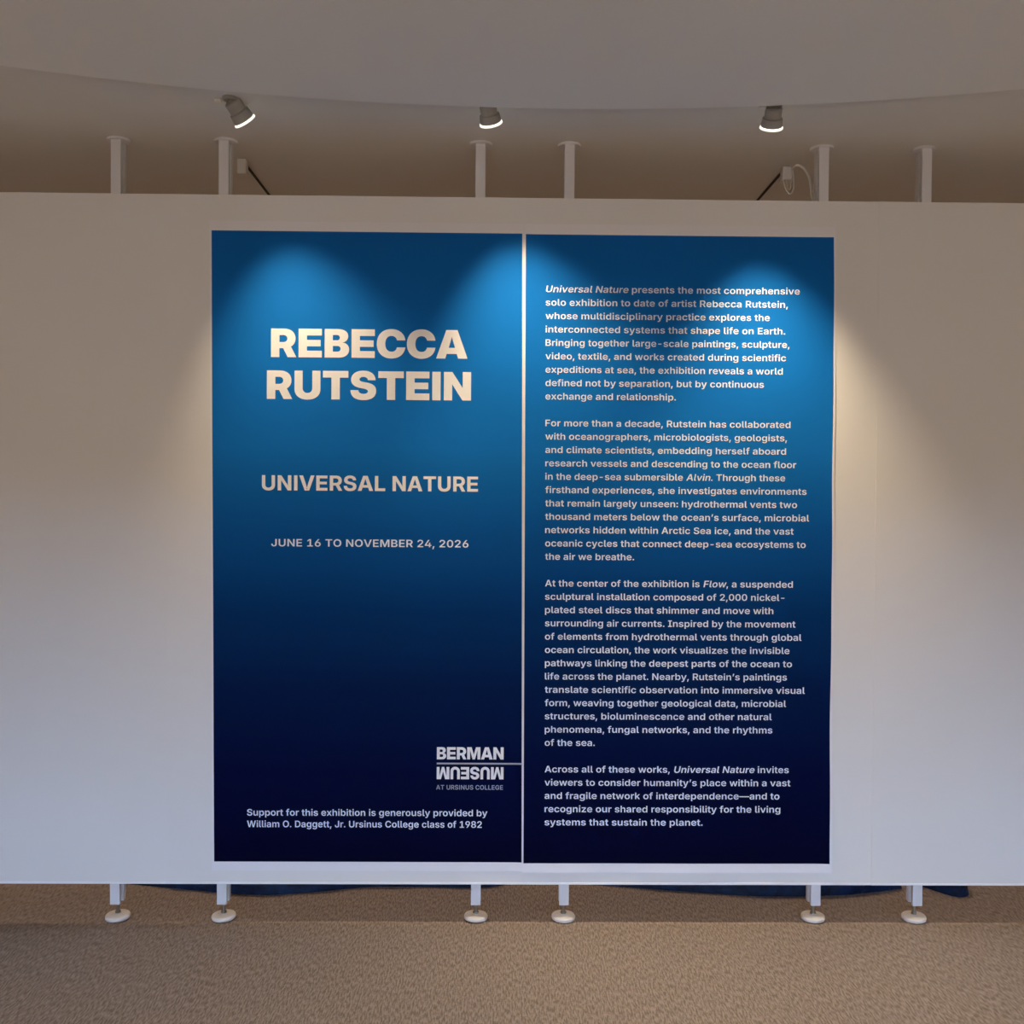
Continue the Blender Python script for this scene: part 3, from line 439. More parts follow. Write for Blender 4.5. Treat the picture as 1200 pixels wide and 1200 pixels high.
  [80, 1321, [[150, 0, 1, 150, 1490, 1, 707, 1490, 1, 878, 1490, 0, 1112, 1362, 0, 1232, 1139, 0, 1232, 997, 1, 1232, 854, 0, 1111, 632, 0, 875, 504, 0, 703, 504, 1, 334, 504, 1, 334, 724, 1, 668, 724, 1, 769, 724, 0, 898, 794, 0, 959, 918, 0, 959, 997, 1, 959, 1076, 0, 898, 1198, 0, 768, 1266, 0, 666, 1266, 1, 417, 1266, 1, 417, 0, 1]]],
  [81, 1583, [[704, 497, 1, 944, 497, 1, 1091, 306, 1, 1187, 191, 1, 1436, -129, 1, 1180, -129, 1, 1012, 84, 1, 943, 182, 1], [788, -20, 1, 592, -20, 0, 282, 162, 0, 103, 504, 0, 103, 744, 1, 103, 985, 0, 282, 1328, 0, 592, 1510, 0, 788, 1510, 1, 983, 1510, 0, 1292, 1328, 0, 1471, 985, 0, 1471, 744, 1, 1471, 504, 0, 1292, 161, 0, 983, -20, 0], [788, 219, 1, 909, 219, 0, 1096, 340, 0, 1202, 575, 0, 1202, 744, 1, 1202, 915, 0, 1096, 1150, 0, 909, 1271, 0, 788, 1271, 1, 666, 1271, 0, 478, 1149, 0, 371, 914, 0, 371, 744, 1, 371, 575, 0, 478, 341, 0, 666, 219, 0]]],
  [82, 1336, [[150, 0, 1, 150, 1490, 1, 707, 1490, 1, 878, 1490, 0, 1112, 1370, 0, 1232, 1155, 0, 1232, 1013, 1, 1232, 871, 0, 1111, 661, 0, 875, 547, 0, 703, 547, 1, 417, 547, 1, 417, 0, 1], [417, 768, 1, 668, 768, 1, 769, 768, 0, 897, 825, 0, 959, 935, 0, 959, 1013, 1, 959, 1093, 0, 897, 1206, 0, 768, 1266, 0, 666, 1266, 1, 417, 1266, 1], [988, 0, 1, 626, 676, 1, 918, 676, 1, 1287, 0, 1]]],
  [83, 1332, [[673, -23, 1, 500, -23, 0, 245, 85, 0, 101, 291, 0, 95, 438, 1, 358, 438, 1, 365, 360, 0, 449, 256, 0, 587, 205, 0, 671, 205, 1, 759, 205, 0, 894, 259, 0, 970, 356, 0, 970, 420, 1, 970, 478, 0, 903, 554, 0, 782, 607, 0, 701, 627, 1, 532, 671, 1, 345, 719, 0, 136, 913, 0, 136, 1071, 1, 136, 1203, 0, 278, 1401, 0, 524, 1510, 0, 680, 1510, 1, 839, 1510, 0, 1079, 1400, 0, 1214, 1206, 0, 1217, 1082, 1, 958, 1082, 1, 948, 1178, 0, 797, 1283, 0, 676, 1283, 1, 592, 1283, 0, 471, 1232, 0, 406, 1144, 0, 406, 1087, 1, 406, 1025, 0, 483, 945, 0, 600, 897, 0, 660, 882, 1, 799, 846, 1, 882, 826, 0, 1038, 760, 0, 1163, 659, 0, 1237, 515, 0, 1237, 418, 1, 1237, 287, 0, 1103, 88, 0, 851, -23, 0]]],
  [84, 1352, [[83, 1265, 1, 83, 1490, 1, 1269, 1490, 1, 1269, 1265, 1, 810, 1265, 1, 810, 0, 1, 543, 0, 1, 543, 1265, 1]]],
  [85, 1507, [[754, -22, 1, 572, -22, 0, 300, 115, 0, 150, 358, 0, 150, 517, 1, 150, 1490, 1, 417, 1490, 1, 417, 539, 1, 417, 446, 0, 500, 300, 0, 651, 217, 0, 754, 217, 1, 857, 217, 0, 1008, 300, 0, 1091, 446, 0, 1091, 539, 1, 1091, 1490, 1, 1358, 1490, 1, 1358, 517, 1, 1358, 358, 0, 1207, 115, 0, 936, -22, 0]]],
  [86, 1490, [[581, 0, 1, 50, 1490, 1, 343, 1490, 1, 607, 716, 1, 644, 600, 0, 730, 297, 0, 780, 106, 1, 724, 106, 1, 774, 300, 0, 857, 600, 0, 893, 716, 1, 1149, 1490, 1, 1441, 1490, 1, 919, 0, 1]]],
  [87, 2089, [[452, 0, 1, 50, 1490, 1, 337, 1490, 1, 531, 697, 1, 551, 611, 0, 586, 421, 0, 619, 229, 0, 634, 137, 1, 591, 137, 1, 608, 229, 0, 642, 421, 0, 680, 611, 0, 701, 697, 1, 903, 1490, 1, 1186, 1490, 1, 1387, 697, 1, 1409, 611, 0, 1446, 421, 0, 1481, 229, 0, 1499, 137, 1, 1453, 137, 1, 1469, 229, 0, 1502, 421, 0, 1538, 611, 0, 1558, 697, 1, 1751, 1490, 1, 2039, 1490, 1, 1636, 0, 1, 1330, 0, 1, 1113, 823, 1, 1083, 938, 0, 1038, 1208, 0, 1012, 1359, 1, 1076, 1359, 1, 1048, 1213, 0, 1008, 948, 0, 975, 823, 1, 758, 0, 1]]],
  [88, 1474, [[53, 0, 1, 657, 861, 1, 657, 660, 1, 96, 1490, 1, 405, 1490, 1, 586, 1218, 1, 632, 1148, 0, 692, 1040, 0, 742, 939, 0, 772, 880, 1, 707, 880, 1, 738, 939, 0, 788, 1039, 0, 849, 1148, 0, 896, 1218, 1, 1080, 1490, 1, 1382, 1490, 1, 827, 673, 1, 827, 867, 1, 1421, 0, 1, 1107, 0, 1, 881, 334, 1, 840, 397, 0, 787, 485, 0, 743, 567, 0, 714, 621, 1, 760, 621, 1, 732, 569, 0, 688, 487, 0, 634, 397, 0, 590, 334, 1, 360, 0, 1]]],
  [89, 1461, [[600, 0, 1, 600, 577, 1, 50, 1490, 1, 362, 1490, 1, 628, 1020, 1, 670, 946, 0, 736, 806, 0, 771, 705, 1, 701, 705, 1, 735, 807, 0, 800, 949, 0, 840, 1020, 1, 1101, 1490, 1, 1411, 1490, 1, 867, 577, 1, 867, 0, 1]]],
  [90, 1336, [[120, 0, 1, 120, 166, 1, 745, 1066, 1, 797, 1140, 0, 920, 1290, 0, 983, 1363, 1, 1005, 1277, 1, 908, 1268, 0, 712, 1265, 0, 614, 1265, 1, 116, 1265, 1, 116, 1490, 1, 1216, 1490, 1, 1216, 1322, 1, 602, 438, 1, 547, 360, 0, 418, 204, 0, 353, 127, 1, 331, 213, 1, 432, 222, 0, 632, 225, 0, 732, 225, 1, 1221, 225, 1, 1221, 0, 1]]],
  [97, 1176, [[450, -23, 1, 344, -23, 0, 174, 54, 0, 76, 204, 0, 76, 314, 1, 76, 409, 0, 147, 533, 0, 268, 607, 0, 420, 645, 0, 502, 653, 1, 599, 664, 0, 721, 680, 0, 778, 716, 0, 778, 754, 1, 778, 759, 1, 778, 814, 0, 734, 891, 0, 647, 932, 0, 583, 932, 1, 518, 932, 0, 423, 892, 0, 363, 828, 0, 349, 791, 1, 108, 840, 1, 141, 939, 0, 279, 1068, 0, 470, 1132, 0, 582, 1132, 1, 661, 1132, 0, 822, 1095, 0, 956, 1007, 0, 1038, 859, 0, 1038, 747, 1, 1038, 0, 1, 789, 0, 1, 789, 154, 1, 779, 154, 1, 754, 107, 0, 667, 26, 0, 538, -23, 0], [517, 170, 1, 598, 170, 0, 715, 234, 0, 780, 339, 0, 780, 401, 1, 780, 533, 1, 767, 523, 0, 706, 505, 0, 631, 491, 0, 558, 481, 0, 533, 478, 1, 475, 470, 0, 381, 434, 0, 328, 369, 0, 328, 317, 1, 328, 269, 0, 377, 204, 0, 462, 170, 0]]],
  [98, 1278, [[728, -20, 1, 633, -20, 0, 505, 45, 0, 429, 137, 0, 409, 177, 1, 392, 177, 1, 392, 0, 1, 138, 0, 1, 138, 1490, 1, 398, 1490, 1, 398, 933, 1, 409, 933, 1, 429, 973, 0, 503, 1065, 0, 630, 1132, 0, 729, 1132, 1, 859, 1132, 0, 1067, 1000, 0, 1190, 743, 0, 1190, 557, 1, 1190, 373, 0, 1070, 115, 0, 861, -20, 0], [658, 194, 1, 745, 194, 0, 863, 289, 0, 923, 454, 0, 923, 558, 1, 923, 662, 0, 864, 825, 0, 746, 918, 0, 658, 918, 1, 572, 918, 0, 454, 828, 0, 393, 667, 0, 393, 558, 1, 393, 449, 0, 454, 285, 0, 573, 194, 0]]],
  [99, 1193, [[623, -23, 1, 460, -23, 0, 220, 122, 0, 89, 381, 0, 89, 553, 1, 89, 727, 0, 220, 988, 0, 460, 1132, 0, 623, 1132, 1, 716, 1132, 0, 876, 1084, 0, 1002, 993, 0, 1087, 863, 0, 1105, 781, 1, 862, 730, 1, 851, 773, 0, 810, 844, 0, 750, 894, 0, 672, 921, 0, 625, 921, 1, 534, 921, 0, 414, 824, 0, 354, 659, 0, 354, 554, 1, 354, 451, 0, 414, 285, 0, 534, 188, 0, 625, 188, 1, 673, 188, 0, 752, 216, 0, 813, 268, 0, 855, 342, 0, 865, 387, 1, 1108, 336, 1, 1090, 252, 0, 1005, 120, 0, 878, 27, 0, 717, -23, 0]]],
  [100, 1278, [[550, -20, 1, 418, -20, 0, 209, 115, 0, 89, 373, 0, 89, 557, 1, 89, 743, 0, 212, 1000, 0, 421, 1132, 0, 549, 1132, 1, 649, 1132, 0, 776, 1065, 0, 851, 973, 0, 870, 933, 1, 881, 933, 1, 881, 1490, 1, 1141, 1490, 1, 1141, 0, 1, 886, 0, 1, 886, 177, 1, 870, 177, 1, 850, 137, 0, 773, 45, 0, 647, -20, 0], [621, 194, 1, 706, 194, 0, 824, 285, 0, 886, 449, 0, 886, 558, 1, 886, 667, 0, 825, 828, 0, 706, 918, 0, 621, 918, 1, 533, 918, 0, 415, 825, 0, 355, 662, 0, 355, 558, 1, 355, 454, 0, 415, 289, 0, 534, 194, 0]]],
  [101, 1211, [[632, -23, 1, 463, -23, 0, 220, 119, 0, 89, 377, 0, 89, 552, 1, 89, 725, 0, 218, 985, 0, 455, 1132, 0, 615, 1132, 1, 717, 1132, 0, 902, 1066, 0, 1045, 928, 0, 1126, 715, 0, 1126, 568, 1, 1126, 486, 1, 212, 486, 1, 212, 663, 1, 997, 663, 1, 875, 611, 1, 875, 705, 0, 817, 848, 0, 702, 928, 0, 616, 928, 1, 530, 928, 0, 410, 847, 0, 347, 712, 0, 347, 629, 1, 347, 507, 1, 347, 401, 0, 419, 255, 0, 549, 181, 0, 635, 181, 1, 692, 181, 0, 785, 214, 0, 853, 279, 0, 870, 326, 1, 1109, 277, 1, 1082, 187, 0, 952, 52, 0, 757, -23, 0]]],
  [102, 796, [[726, 1118, 1, 726, 914, 1, 20, 914, 1, 20, 1118, 1], [225, 0, 1, 225, 1225, 1, 225, 1337, 0, 318, 1485, 0, 477, 1560, 0, 572, 1560, 1, 641, 1560, 0, 747, 1538, 0, 772, 1529, 1, 719, 1327, 1, 702, 1332, 0, 653, 1343, 0, 620, 1343, 1, 547, 1343, 0, 484, 1271, 0, 484, 1205, 1, 484, 0, 1]]],
  [103, 1281, [[620, -442, 1, 486, -442, 0, 287, -374, 0, 160, -257, 0, 132, -183, 1, 352, -104, 1, 370, -135, 0, 433, -201, 0, 538, -244, 0, 619, -244, 1, 740, -244, 0, 886, -131, 0, 886, -11, 1, 886, 200, 1, 864, 200, 1, 845, 160, 0, 771, 75, 0, 646, 17, 0, 549, 17, 1, 421, 17, 0, 212, 138, 0, 89, 380, 0, 89, 562, 1, 89, 746, 0, 213, 1000, 0, 422, 1132, 0, 551, 1132, 1, 650, 1132, 0, 778, 1066, 0, 854, 973, 0, 874, 933, 1, 888, 933, 1, 888, 1118, 1, 1143, 1118, 1, 1143, -3, 1, 1143, -152, 0, 1007, -347, 0, 771, -442, 0], [622, 222, 1, 707, 222, 0, 825, 303, 0, 887, 457, 0, 887, 564, 1, 887, 670, 0, 826, 829, 0, 708, 918, 0, 622, 918, 1, 534, 918, 0, 415, 825, 0, 355, 666, 0, 355, 564, 1, 355, 461, 0, 416, 307, 0, 535, 222, 0]]],
  [104, 1254, [[398, 655, 1, 398, 0, 1, 138, 0, 1, 138, 1490, 1, 394, 1490, 1, 394, 842, 1, 367, 842, 1, 414, 987, 0, 596, 1132, 0, 733, 1132, 1, 848, 1132, 0, 1021, 1034, 0, 1116, 846, 0, 1116, 711, 1, 1116, 0, 1, 855, 0, 1, 855, 671, 1, 855, 783, 0, 739, 911, 0, 637, 911, 1, 568, 911, 0, 460, 851, 0, 398, 736, 0]]],
  [105, 536, [[138, 0, 1, 138, 1118, 1, 398, 1118, 1, 398, 0, 1], [268, 1276, 1, 206, 1276, 0, 117, 1360, 0, 117, 1418, 1, 117, 1478, 0, 206, 1561, 0, 268, 1561, 1, 331, 1561, 0, 420, 1478, 0, 420, 1418, 1, 420, 1360, 0, 331, 1276, 0]]],
  [106, 536, [[137, 1118, 1, 398, 1118, 1, 398, -65, 1, 398, -186, 0, 307, -342, 0, 133, -418, 0, 11, -418, 1, -42, -418, 1, -42, -205, 1, -4, -205, 1, 72, -205, 0, 137, -132, 0, 137, -62, 1], [268, 1276, 1, 206, 1276, 0, 117, 1360, 0, 117, 1418, 1, 117, 1478, 0, 206, 1561, 0, 268, 1561, 1, 330, 1561, 0, 420, 1478, 0, 420, 1418, 1, 420, 1360, 0, 330, 1276, 0]]],
  [107, 1166, [[376, 352, 1, 376, 667, 1, 417, 667, 1, 820, 1118, 1, 1125, 1118, 1, 631, 567, 1, 577, 567, 1], [138, 0, 1, 138, 1490, 1, 398, 1490, 1, 398, 0, 1], [839, 0, 1, 473, 509, 1, 649, 693, 1, 1151, 0, 1]]],
  [108, 610, [[443, -7, 1, 287, -7, 0, 138, 136, 0, 138, 276, 1, 138, 1490, 1, 398, 1490, 1, 398, 319, 1, 398, 257, 0, 435, 204, 0, 484, 204, 1, 510, 204, 0, 537, 207, 0, 548, 211, 1, 592, 14, 1, 568, 7, 0, 490, -7, 0]]],
  [109, 1844, [[138, 0, 1, 138, 1118, 1, 382, 1118, 1, 392, 849, 1, 373, 849, 1, 397, 949, 0, 498, 1075, 0, 633, 1136, 0, 707, 1136, 1, 828, 1136, 0, 977, 984, 0, 1008, 836, 1, 977, 836, 1, 1000, 936, 0, 1111, 1069, 0, 1264, 1136, 0, 1351, 1136, 1, 1452, 1136, 0, 1612, 1048, 0, 1706, 879, 0, 1706, 754, 1, 1706, 0, 1, 1446, 0, 1, 1446, 714, 1, 1446, 818, 0, 1332, 914, 0, 1252, 914, 1, 1190, 914, 0, 1098, 860, 0, 1049, 765, 0, 1049, 702, 1, 1049, 0, 1, 795, 0, 1, 795, 726, 1, 795, 811, 0, 689, 914, 0, 606, 914, 1, 549, 914, 0, 454, 862, 0, 398, 760, 0, 398, 685, 1, 398, 0, 1]]],
  [110, 1253, [[398, 655, 1, 398, 0, 1, 138, 0, 1, 138, 1118, 1, 384, 1118, 1, 388, 842, 1, 367, 842, 1, 414, 987, 0, 596, 1132, 0, 733, 1132, 1, 848, 1132, 0, 1020, 1034, 0, 1115, 846, 0, 1115, 711, 1, 1115, 0, 1, 855, 0, 1, 855, 671, 1, 855, 783, 0, 739, 911, 0, 637, 911, 1, 568, 911, 0, 460, 851, 0, 398, 736, 0]]],
  [111, 1247, [[623, -23, 1, 460, -23, 0, 220, 122, 0, 89, 381, 0, 89, 553, 1, 89, 727, 0, 220, 988, 0, 460, 1132, 0, 623, 1132, 1, 787, 1132, 0, 1027, 988, 0, 1158, 727, 0, 1158, 553, 1, 1158, 381, 0, 1027, 122, 0, 787, -23, 0], [623, 188, 1, 714, 188, 0, 835, 286, 0, 894, 452, 0, 894, 554, 1, 894, 657, 0, 835, 823, 0, 714, 921, 0, 623, 921, 1, 532, 921, 0, 413, 823, 0, 354, 658, 0, 354, 554, 1, 354, 452, 0, 413, 286, 0, 532, 188, 0]]],
  [112, 1278, [[138, -418, 1, 138, 1118, 1, 392, 1118, 1, 392, 933, 1, 409, 933, 1, 429, 973, 0, 503, 1065, 0, 630, 1132, 0, 729, 1132, 1, 859, 1132, 0, 1067, 1000, 0, 1190, 743, 0, 1190, 557, 1, 1190, 373, 0, 1070, 115, 0, 861, -20, 0, 728, -20, 1, 633, -20, 0, 505, 45, 0, 429, 137, 0, 409, 177, 1, 398, 177, 1, 398, -418, 1], [658, 194, 1, 745, 194, 0, 863, 289, 0, 923, 454, 0, 923, 558, 1, 923, 662, 0, 864, 825, 0, 746, 918, 0, 658, 918, 1, 572, 918, 0, 454, 828, 0, 393, 667, 0, 393, 558, 1, 393, 449, 0, 454, 285, 0, 573, 194, 0]]],
  [113, 1278, [[1141, -418, 1, 881, -418, 1, 881, 177, 1, 870, 177, 1, 850, 137, 0, 773, 45, 0, 647, -20, 0, 550, -20, 1, 418, -20, 0, 209, 115, 0, 89, 373, 0, 89, 557, 1, 89, 743, 0, 212, 1000, 0, 421, 1132, 0, 549, 1132, 1, 649, 1132, 0, 776, 1065, 0, 851, 973, 0, 870, 933, 1, 886, 933, 1, 886, 1118, 1, 1141, 1118, 1], [621, 194, 1, 706, 194, 0, 824, 285, 0, 886, 449, 0, 886, 558, 1, 886, 667, 0, 825, 828, 0, 706, 918, 0, 621, 918, 1, 533, 918, 0, 415, 825, 0, 355, 662, 0, 355, 558, 1, 355, 454, 0, 415, 289, 0, 534, 194, 0]]],
  [114, 813, [[138, 0, 1, 138, 1118, 1, 390, 1118, 1, 390, 931, 1, 402, 931, 1, 432, 1028, 0, 582, 1133, 0, 678, 1133, 1, 700, 1133, 0, 754, 1129, 0, 773, 1126, 1, 773, 887, 1, 757, 892, 0, 685, 900, 0, 650, 900, 1, 578, 900, 0, 463, 838, 0, 398, 729, 0, 398, 658, 1, 398, 0, 1]]],
  [115, 1125, [[561, -23, 1, 432, -23, 0, 234, 51, 0, 107, 193, 0, 88, 294, 1, 331, 340, 1, 354, 257, 0, 471, 176, 0, 566, 176, 1, 662, 176, 0, 775, 253, 0, 775, 310, 1, 775, 358, 0, 701, 421, 0, 624, 438, 1, 433, 479, 1, 275, 513, 0, 119, 669, 0, 119, 792, 1, 119, 896, 0, 233, 1048, 0, 436, 1132, 0, 570, 1132, 1, 697, 1132, 0, 880, 1060, 0, 993, 931, 0, 1015, 844, 1, 783, 798, 1, 764, 857, 0, 664, 938, 0, 573, 938, 1, 490, 938, 0, 379, 865, 0, 379, 808, 1, 379, 759, 0, 453, 695, 0, 538, 677, 1, 728, 637, 1, 887, 603, 0, 1041, 453, 0, 1041, 335, 1, 1041, 229, 0, 919, 68, 0, 702, -23, 0]]],
  [116, 723, [[655, 1118, 1, 655, 914, 1, 20, 914, 1, 20, 1118, 1], [179, 1384, 1, 439, 1384, 1, 439, 315, 1, 439, 254, 0, 491, 197, 0, 550, 197, 1, 568, 197, 0, 627, 206, 0, 645, 210, 1, 686, 9, 1, 643, -4, 0, 553, -15, 0, 512, -15, 1, 351, -15, 0, 179, 145, 0, 179, 293, 1]]],
  [117, 1254, [[521, -14, 1, 406, -14, 0, 233, 84, 0, 138, 273, 0, 138, 407, 1, 138, 1118, 1, 398, 1118, 1, 398, 447, 1, 398, 335, 0, 515, 207, 0, 617, 207, 1, 686, 207, 0, 794, 267, 0, 855, 383, 0, 855, 463, 1, 855, 1118, 1, 1116, 1118, 1, 1116, 0, 1, 869, 0, 1, 866, 276, 1, 886, 276, 1, 839, 130, 0, 655, -14, 0]]],
  [118, 1202, [[455, 0, 1, 39, 1118, 1, 317, 1118, 1, 521, 510, 1, 557, 403, 0, 609, 187, 0, 636, 76, 1, 571, 76, 1, 599, 187, 0, 650, 403, 0, 685, 510, 1, 888, 1118, 1, 1164, 1118, 1, 746, 0, 1]]],
  [119, 1719, [[377, 0, 1, 44, 1118, 1, 318, 1118, 1, 428, 680, 1, 453, 572, 0, 513, 314, 0, 540, 156, 1, 507, 156, 1, 534, 310, 0, 596, 569, 0, 624, 680, 1, 737, 1118, 1, 985, 1118, 1, 1095, 680, 1, 1122, 571, 0, 1183, 312, 0, 1211, 156, 1, 1178, 156, 1, 1205, 311, 0, 1262, 569, 0, 1289, 680, 1, 1399, 1118, 1, 1675, 1118, 1, 1341, 0, 1, 1078, 0, 1, 947, 456, 1, 927, 525, 0, 889, 683, 0, 853, 848, 0, 835, 924, 1, 883, 924, 1, 865, 848, 0, 828, 683, 0, 791, 523, 0, 771, 456, 1, 640, 0, 1]]],
  [120, 1165, [[50, 0, 1, 485, 675, 1, 484, 473, 1, 72, 1118, 1, 358, 1118, 1, 472, 928, 1, 522, 843, 0, 600, 681, 0, 640, 605, 1, 532, 605, 1, 574, 680, 0, 649, 843, 0, 700, 928, 1, 818, 1118, 1, 1098, 1118, 1, 680, 469, 1, 680, 666, 1, 1115, 0, 1, 831, 0, 1, 693, 224, 1, 643, 309, 0, 564, 469, 0, 524, 542, 1, 632, 542, 1, 592, 469, 0, 519, 309, 0, 469, 224, 1, 331, 0, 1]]],
  [121, 1205, [[127, -399, 1, 188, -196, 1, 219, -204, 1, 278, -219, 0, 370, -206, 0, 432, -139, 0, 445, -75, 1, 461, -4, 1, 39, 1118, 1, 317, 1118, 1, 521, 510, 1, 557, 402, 0, 603, 188, 0, 631, 76, 1, 563, 76, 1, 590, 188, 0, 644, 403, 0, 680, 510, 1, 891, 1118, 1, 1166, 1118, 1, 686, -144, 1, 652, -233, 0, 550, -360, 0, 402, -426, 0, 301, -426, 1, 246, -426, 0, 153, -410, 0]]],
  [122, 1159, [[122, 0, 1, 122, 166, 1, 699, 892, 1, 699, 901, 1, 140, 901, 1, 140, 1118, 1, 1018, 1118, 1, 1018, 938, 1, 468, 226, 1, 468, 217, 1, 1037, 217, 1, 1037, 0, 1]]],
  [8212, 2048, [[2048, 728, 1, 2048, 513, 1, 0, 513, 1, 0, 728, 1]]],
  [8217, 602, [[164, 887, 1, 252, 1490, 1, 520, 1490, 1, 346, 887, 1]]],
  [124, 600, [[170, 0, 1, 170, 1490, 1, 430, 1490, 1, 430, 0, 1]]],
 ],
}
GLYPHS = {k: {chr(g[0]): (g[1], g[2]) for g in v} for k, v in GLYPH_DATA.items()}
_cache = {}
def glyph(face, ch):
    if (face, ch) in _cache: return _cache[face, ch]
    adv, cons = GLYPHS[face][ch]
    loops = []
    for flat in cons:
        P = [(flat[i], flat[i + 1], flat[i + 2]) for i in range(0, len(flat), 3)]
        Q = []
        for i, p in enumerate(P):                 # insert the implied on-curve points
            Q.append(p); nx_ = P[(i + 1) % len(P)]
            if not p[2] and not nx_[2]: Q.append(((p[0] + nx_[0]) / 2, (p[1] + nx_[1]) / 2, 1))
        while not Q[0][2]: Q = Q[1:] + Q[:1]
        pts = []; i = 0
        while i < len(Q):
            a = Q[i]
            pts.append(a[:2])
            if i + 1 < len(Q) and not Q[i + 1][2]:
                b = Q[i + 1]; c_ = Q[(i + 2) % len(Q)]
                for k in (1, 2, 3):
                    t_ = k / 4
                    pts.append(((1 - t_) ** 2 * a[0] + 2 * t_ * (1 - t_) * b[0] + t_ * t_ * c_[0],
                                (1 - t_) ** 2 * a[1] + 2 * t_ * (1 - t_) * b[1] + t_ * t_ * c_[1]))
                i += 2
            else: i += 1
        area = sum(pts[k - 1][0] * pts[k][1] - pts[k][0] * pts[k - 1][1] for k in range(len(pts)))
        loops.append((area, pts))
    def inside(p, poly):
        r_ = False
        for k in range(len(poly)):
            (xa, ya), (xb, yb) = poly[k - 1], poly[k]
            if (ya > p[1]) != (yb > p[1]) and p[0] < xa + (p[1] - ya) / (yb - ya) * (xb - xa): r_ = not r_
        return r_
    V, F = [], []
    for area, outer in loops:                     # outer strokes may overlap, so each is filled by itself
        if area > 0: continue
        cu = bpy.data.curves.new('tmp', 'CURVE'); cu.dimensions = '2D'; cu.fill_mode = 'BOTH'
        for pts in [outer] + [q for ar, q in loops if ar > 0 and sum(inside(p, outer) for p in q) > len(q) * .6]:
            sp = cu.splines.new('POLY'); sp.points.add(len(pts) - 1)
            for k, p in enumerate(pts): sp.points[k].co = (p[0] / 2048, p[1] / 2048, 0, 1)
            sp.use_cyclic_u = True
        o = bpy.data.objects.new('tmp', cu)
        me = bpy.data.meshes.new_from_object(o)
        k0 = len(V)
        V += [(v.co.x, v.co.y) for v in me.vertices]; F += [tuple(i + k0 for i in p.vertices) for p in me.polygons]
        bpy.data.meshes.remove(me); bpy.data.objects.remove(o); bpy.data.curves.remove(cu)
    _cache[face, ch] = (adv / 2048, V, F)
    return _cache[face, ch]

def lay(mb, text, face, x0, x1, z, cap, track=0.0, turned=False, off=.0012, base=(0, 0, 0), shear=.2):
    """one line of print from x0 to x1 on baseline z; *stars* switch slanted letters"""
    em = cap / .727
    items = []; x = 0.0; ital = False
    for ch in text:
        if ch == '*': ital = not ital; continue
        adv, V, F = glyph(face, ch)
        items.append((x, V, F, ital)); x += adv + track
    lo = min(p[0] + it[0] for it in items for p in it[1]); hi = max(p[0] + it[0] for it in items for p in it[1])
    s = (x1 - x0) / (hi - lo)
    for gx, V, F, ital in items:
        P = []
        for (a, b) in V:
            px = x0 + (gx + a - lo + (shear * b * .8 if ital else 0)) * s
            pz = z + b * em
            if turned: px = x0 + x1 - px; pz = 2 * z + cap - pz
            P.append((px - base[0], -wave(px, pz) - off - base[1], pz - base[2]))
        # keep faces looking towards the room (-Y)
        FF = []
        for q in F:
            a, b, c_ = [Vector(P[i]) for i in q[:3]]
            FF.append(q if (b - a).cross(c_ - a).y < 0 else tuple(reversed(q)))
        mb.add(P, FF)

# title banner
BL = (-.59, 0, .204)
t = thing('exhibition_banner', 'blue gradient banner with the large white name and the museum logo, left of the two', 'banner', BL, 'blue printed exhibition banners')
sheet('sheet', M['sheet'], t, sk(-1.1995, .0068), sk(-.0068, .0046), .204, 2.684, 0, .0005, base=BL)
sheet('printed_field', M['print'], t, sk(-1.191, .0066), sk(-.0115, .0060), .239, 2.647, .0004, .0003, base=BL)
def line(name, m, *a, **k):
    mb = MB(); lay(mb, *a, **k); return mb.build(name, m, t)
line('heading_line', M['ink'], 'REBECCA', 'black', -.964, -.217, 2.169, .1085, base=BL)
line('heading_line', M['ink'], 'RUTSTEIN', 'black', -.979, -.203, 2.010, .1085, base=BL)
line('title_word', M['ink'], 'UNIVERSAL', 'bold', -.997, -.528, 1.6625, .0575, track=.012, base=BL)
line('title_word', M['ink'], 'NATURE', 'bold', -.500, -.174, 1.6625, .0575, track=.012, base=BL)
line('date_line', M['ink_body'], 'JUNE 16 TO NOVEMBER 24, 2026', 'med', -.961, -.209, 1.449, .0280, track=.01, base=BL)
line('logo_word', M['ink'], 'BERMAN', 'cond', -.325, -.069, .6355, .0470, track=-.01, base=BL)
line('logo_word', M['ink'], 'MUSEUM', 'cond', -.325, -.069, .5590, .0470, track=-.01, turned=True, base=BL)['label'] = 'upside-down white word of the logo'
mb = MB()
nseg = 12
for i in range(nseg):
    a, b = -.325 + .325 * i / nseg, -.325 + .325 * (i + 1) / nseg
    mb.add([(x - BL[0], -wave(x, z_) - .0012 - BL[1], z_ - BL[2]) for x, z_ in ((a, .6160), (b, .6160), (b, .6225), (a, .6225))], [(0, 1, 2, 3)])
mb.build('logo_rule', M['ink_rule'], t)
mb = MB(); lay(mb, 'AT URS|NUS COLLEGE', 'med', -.327, -.071, .519, .0175, track=.01, base=BL); mb.build('logo_caption', M['ink_grey'], t)
line('credit_line', M['ink_body'], 'Support for this exhibition is generously provided by', 'med', -1.050, -.130, .4165, .0252, base=BL)
line('credit_line', M['ink_body'], 'William O. Daggett, Jr. Ursinus College class of 1982', 'med', -1.050, -.151, .3720, .0252, base=BL)

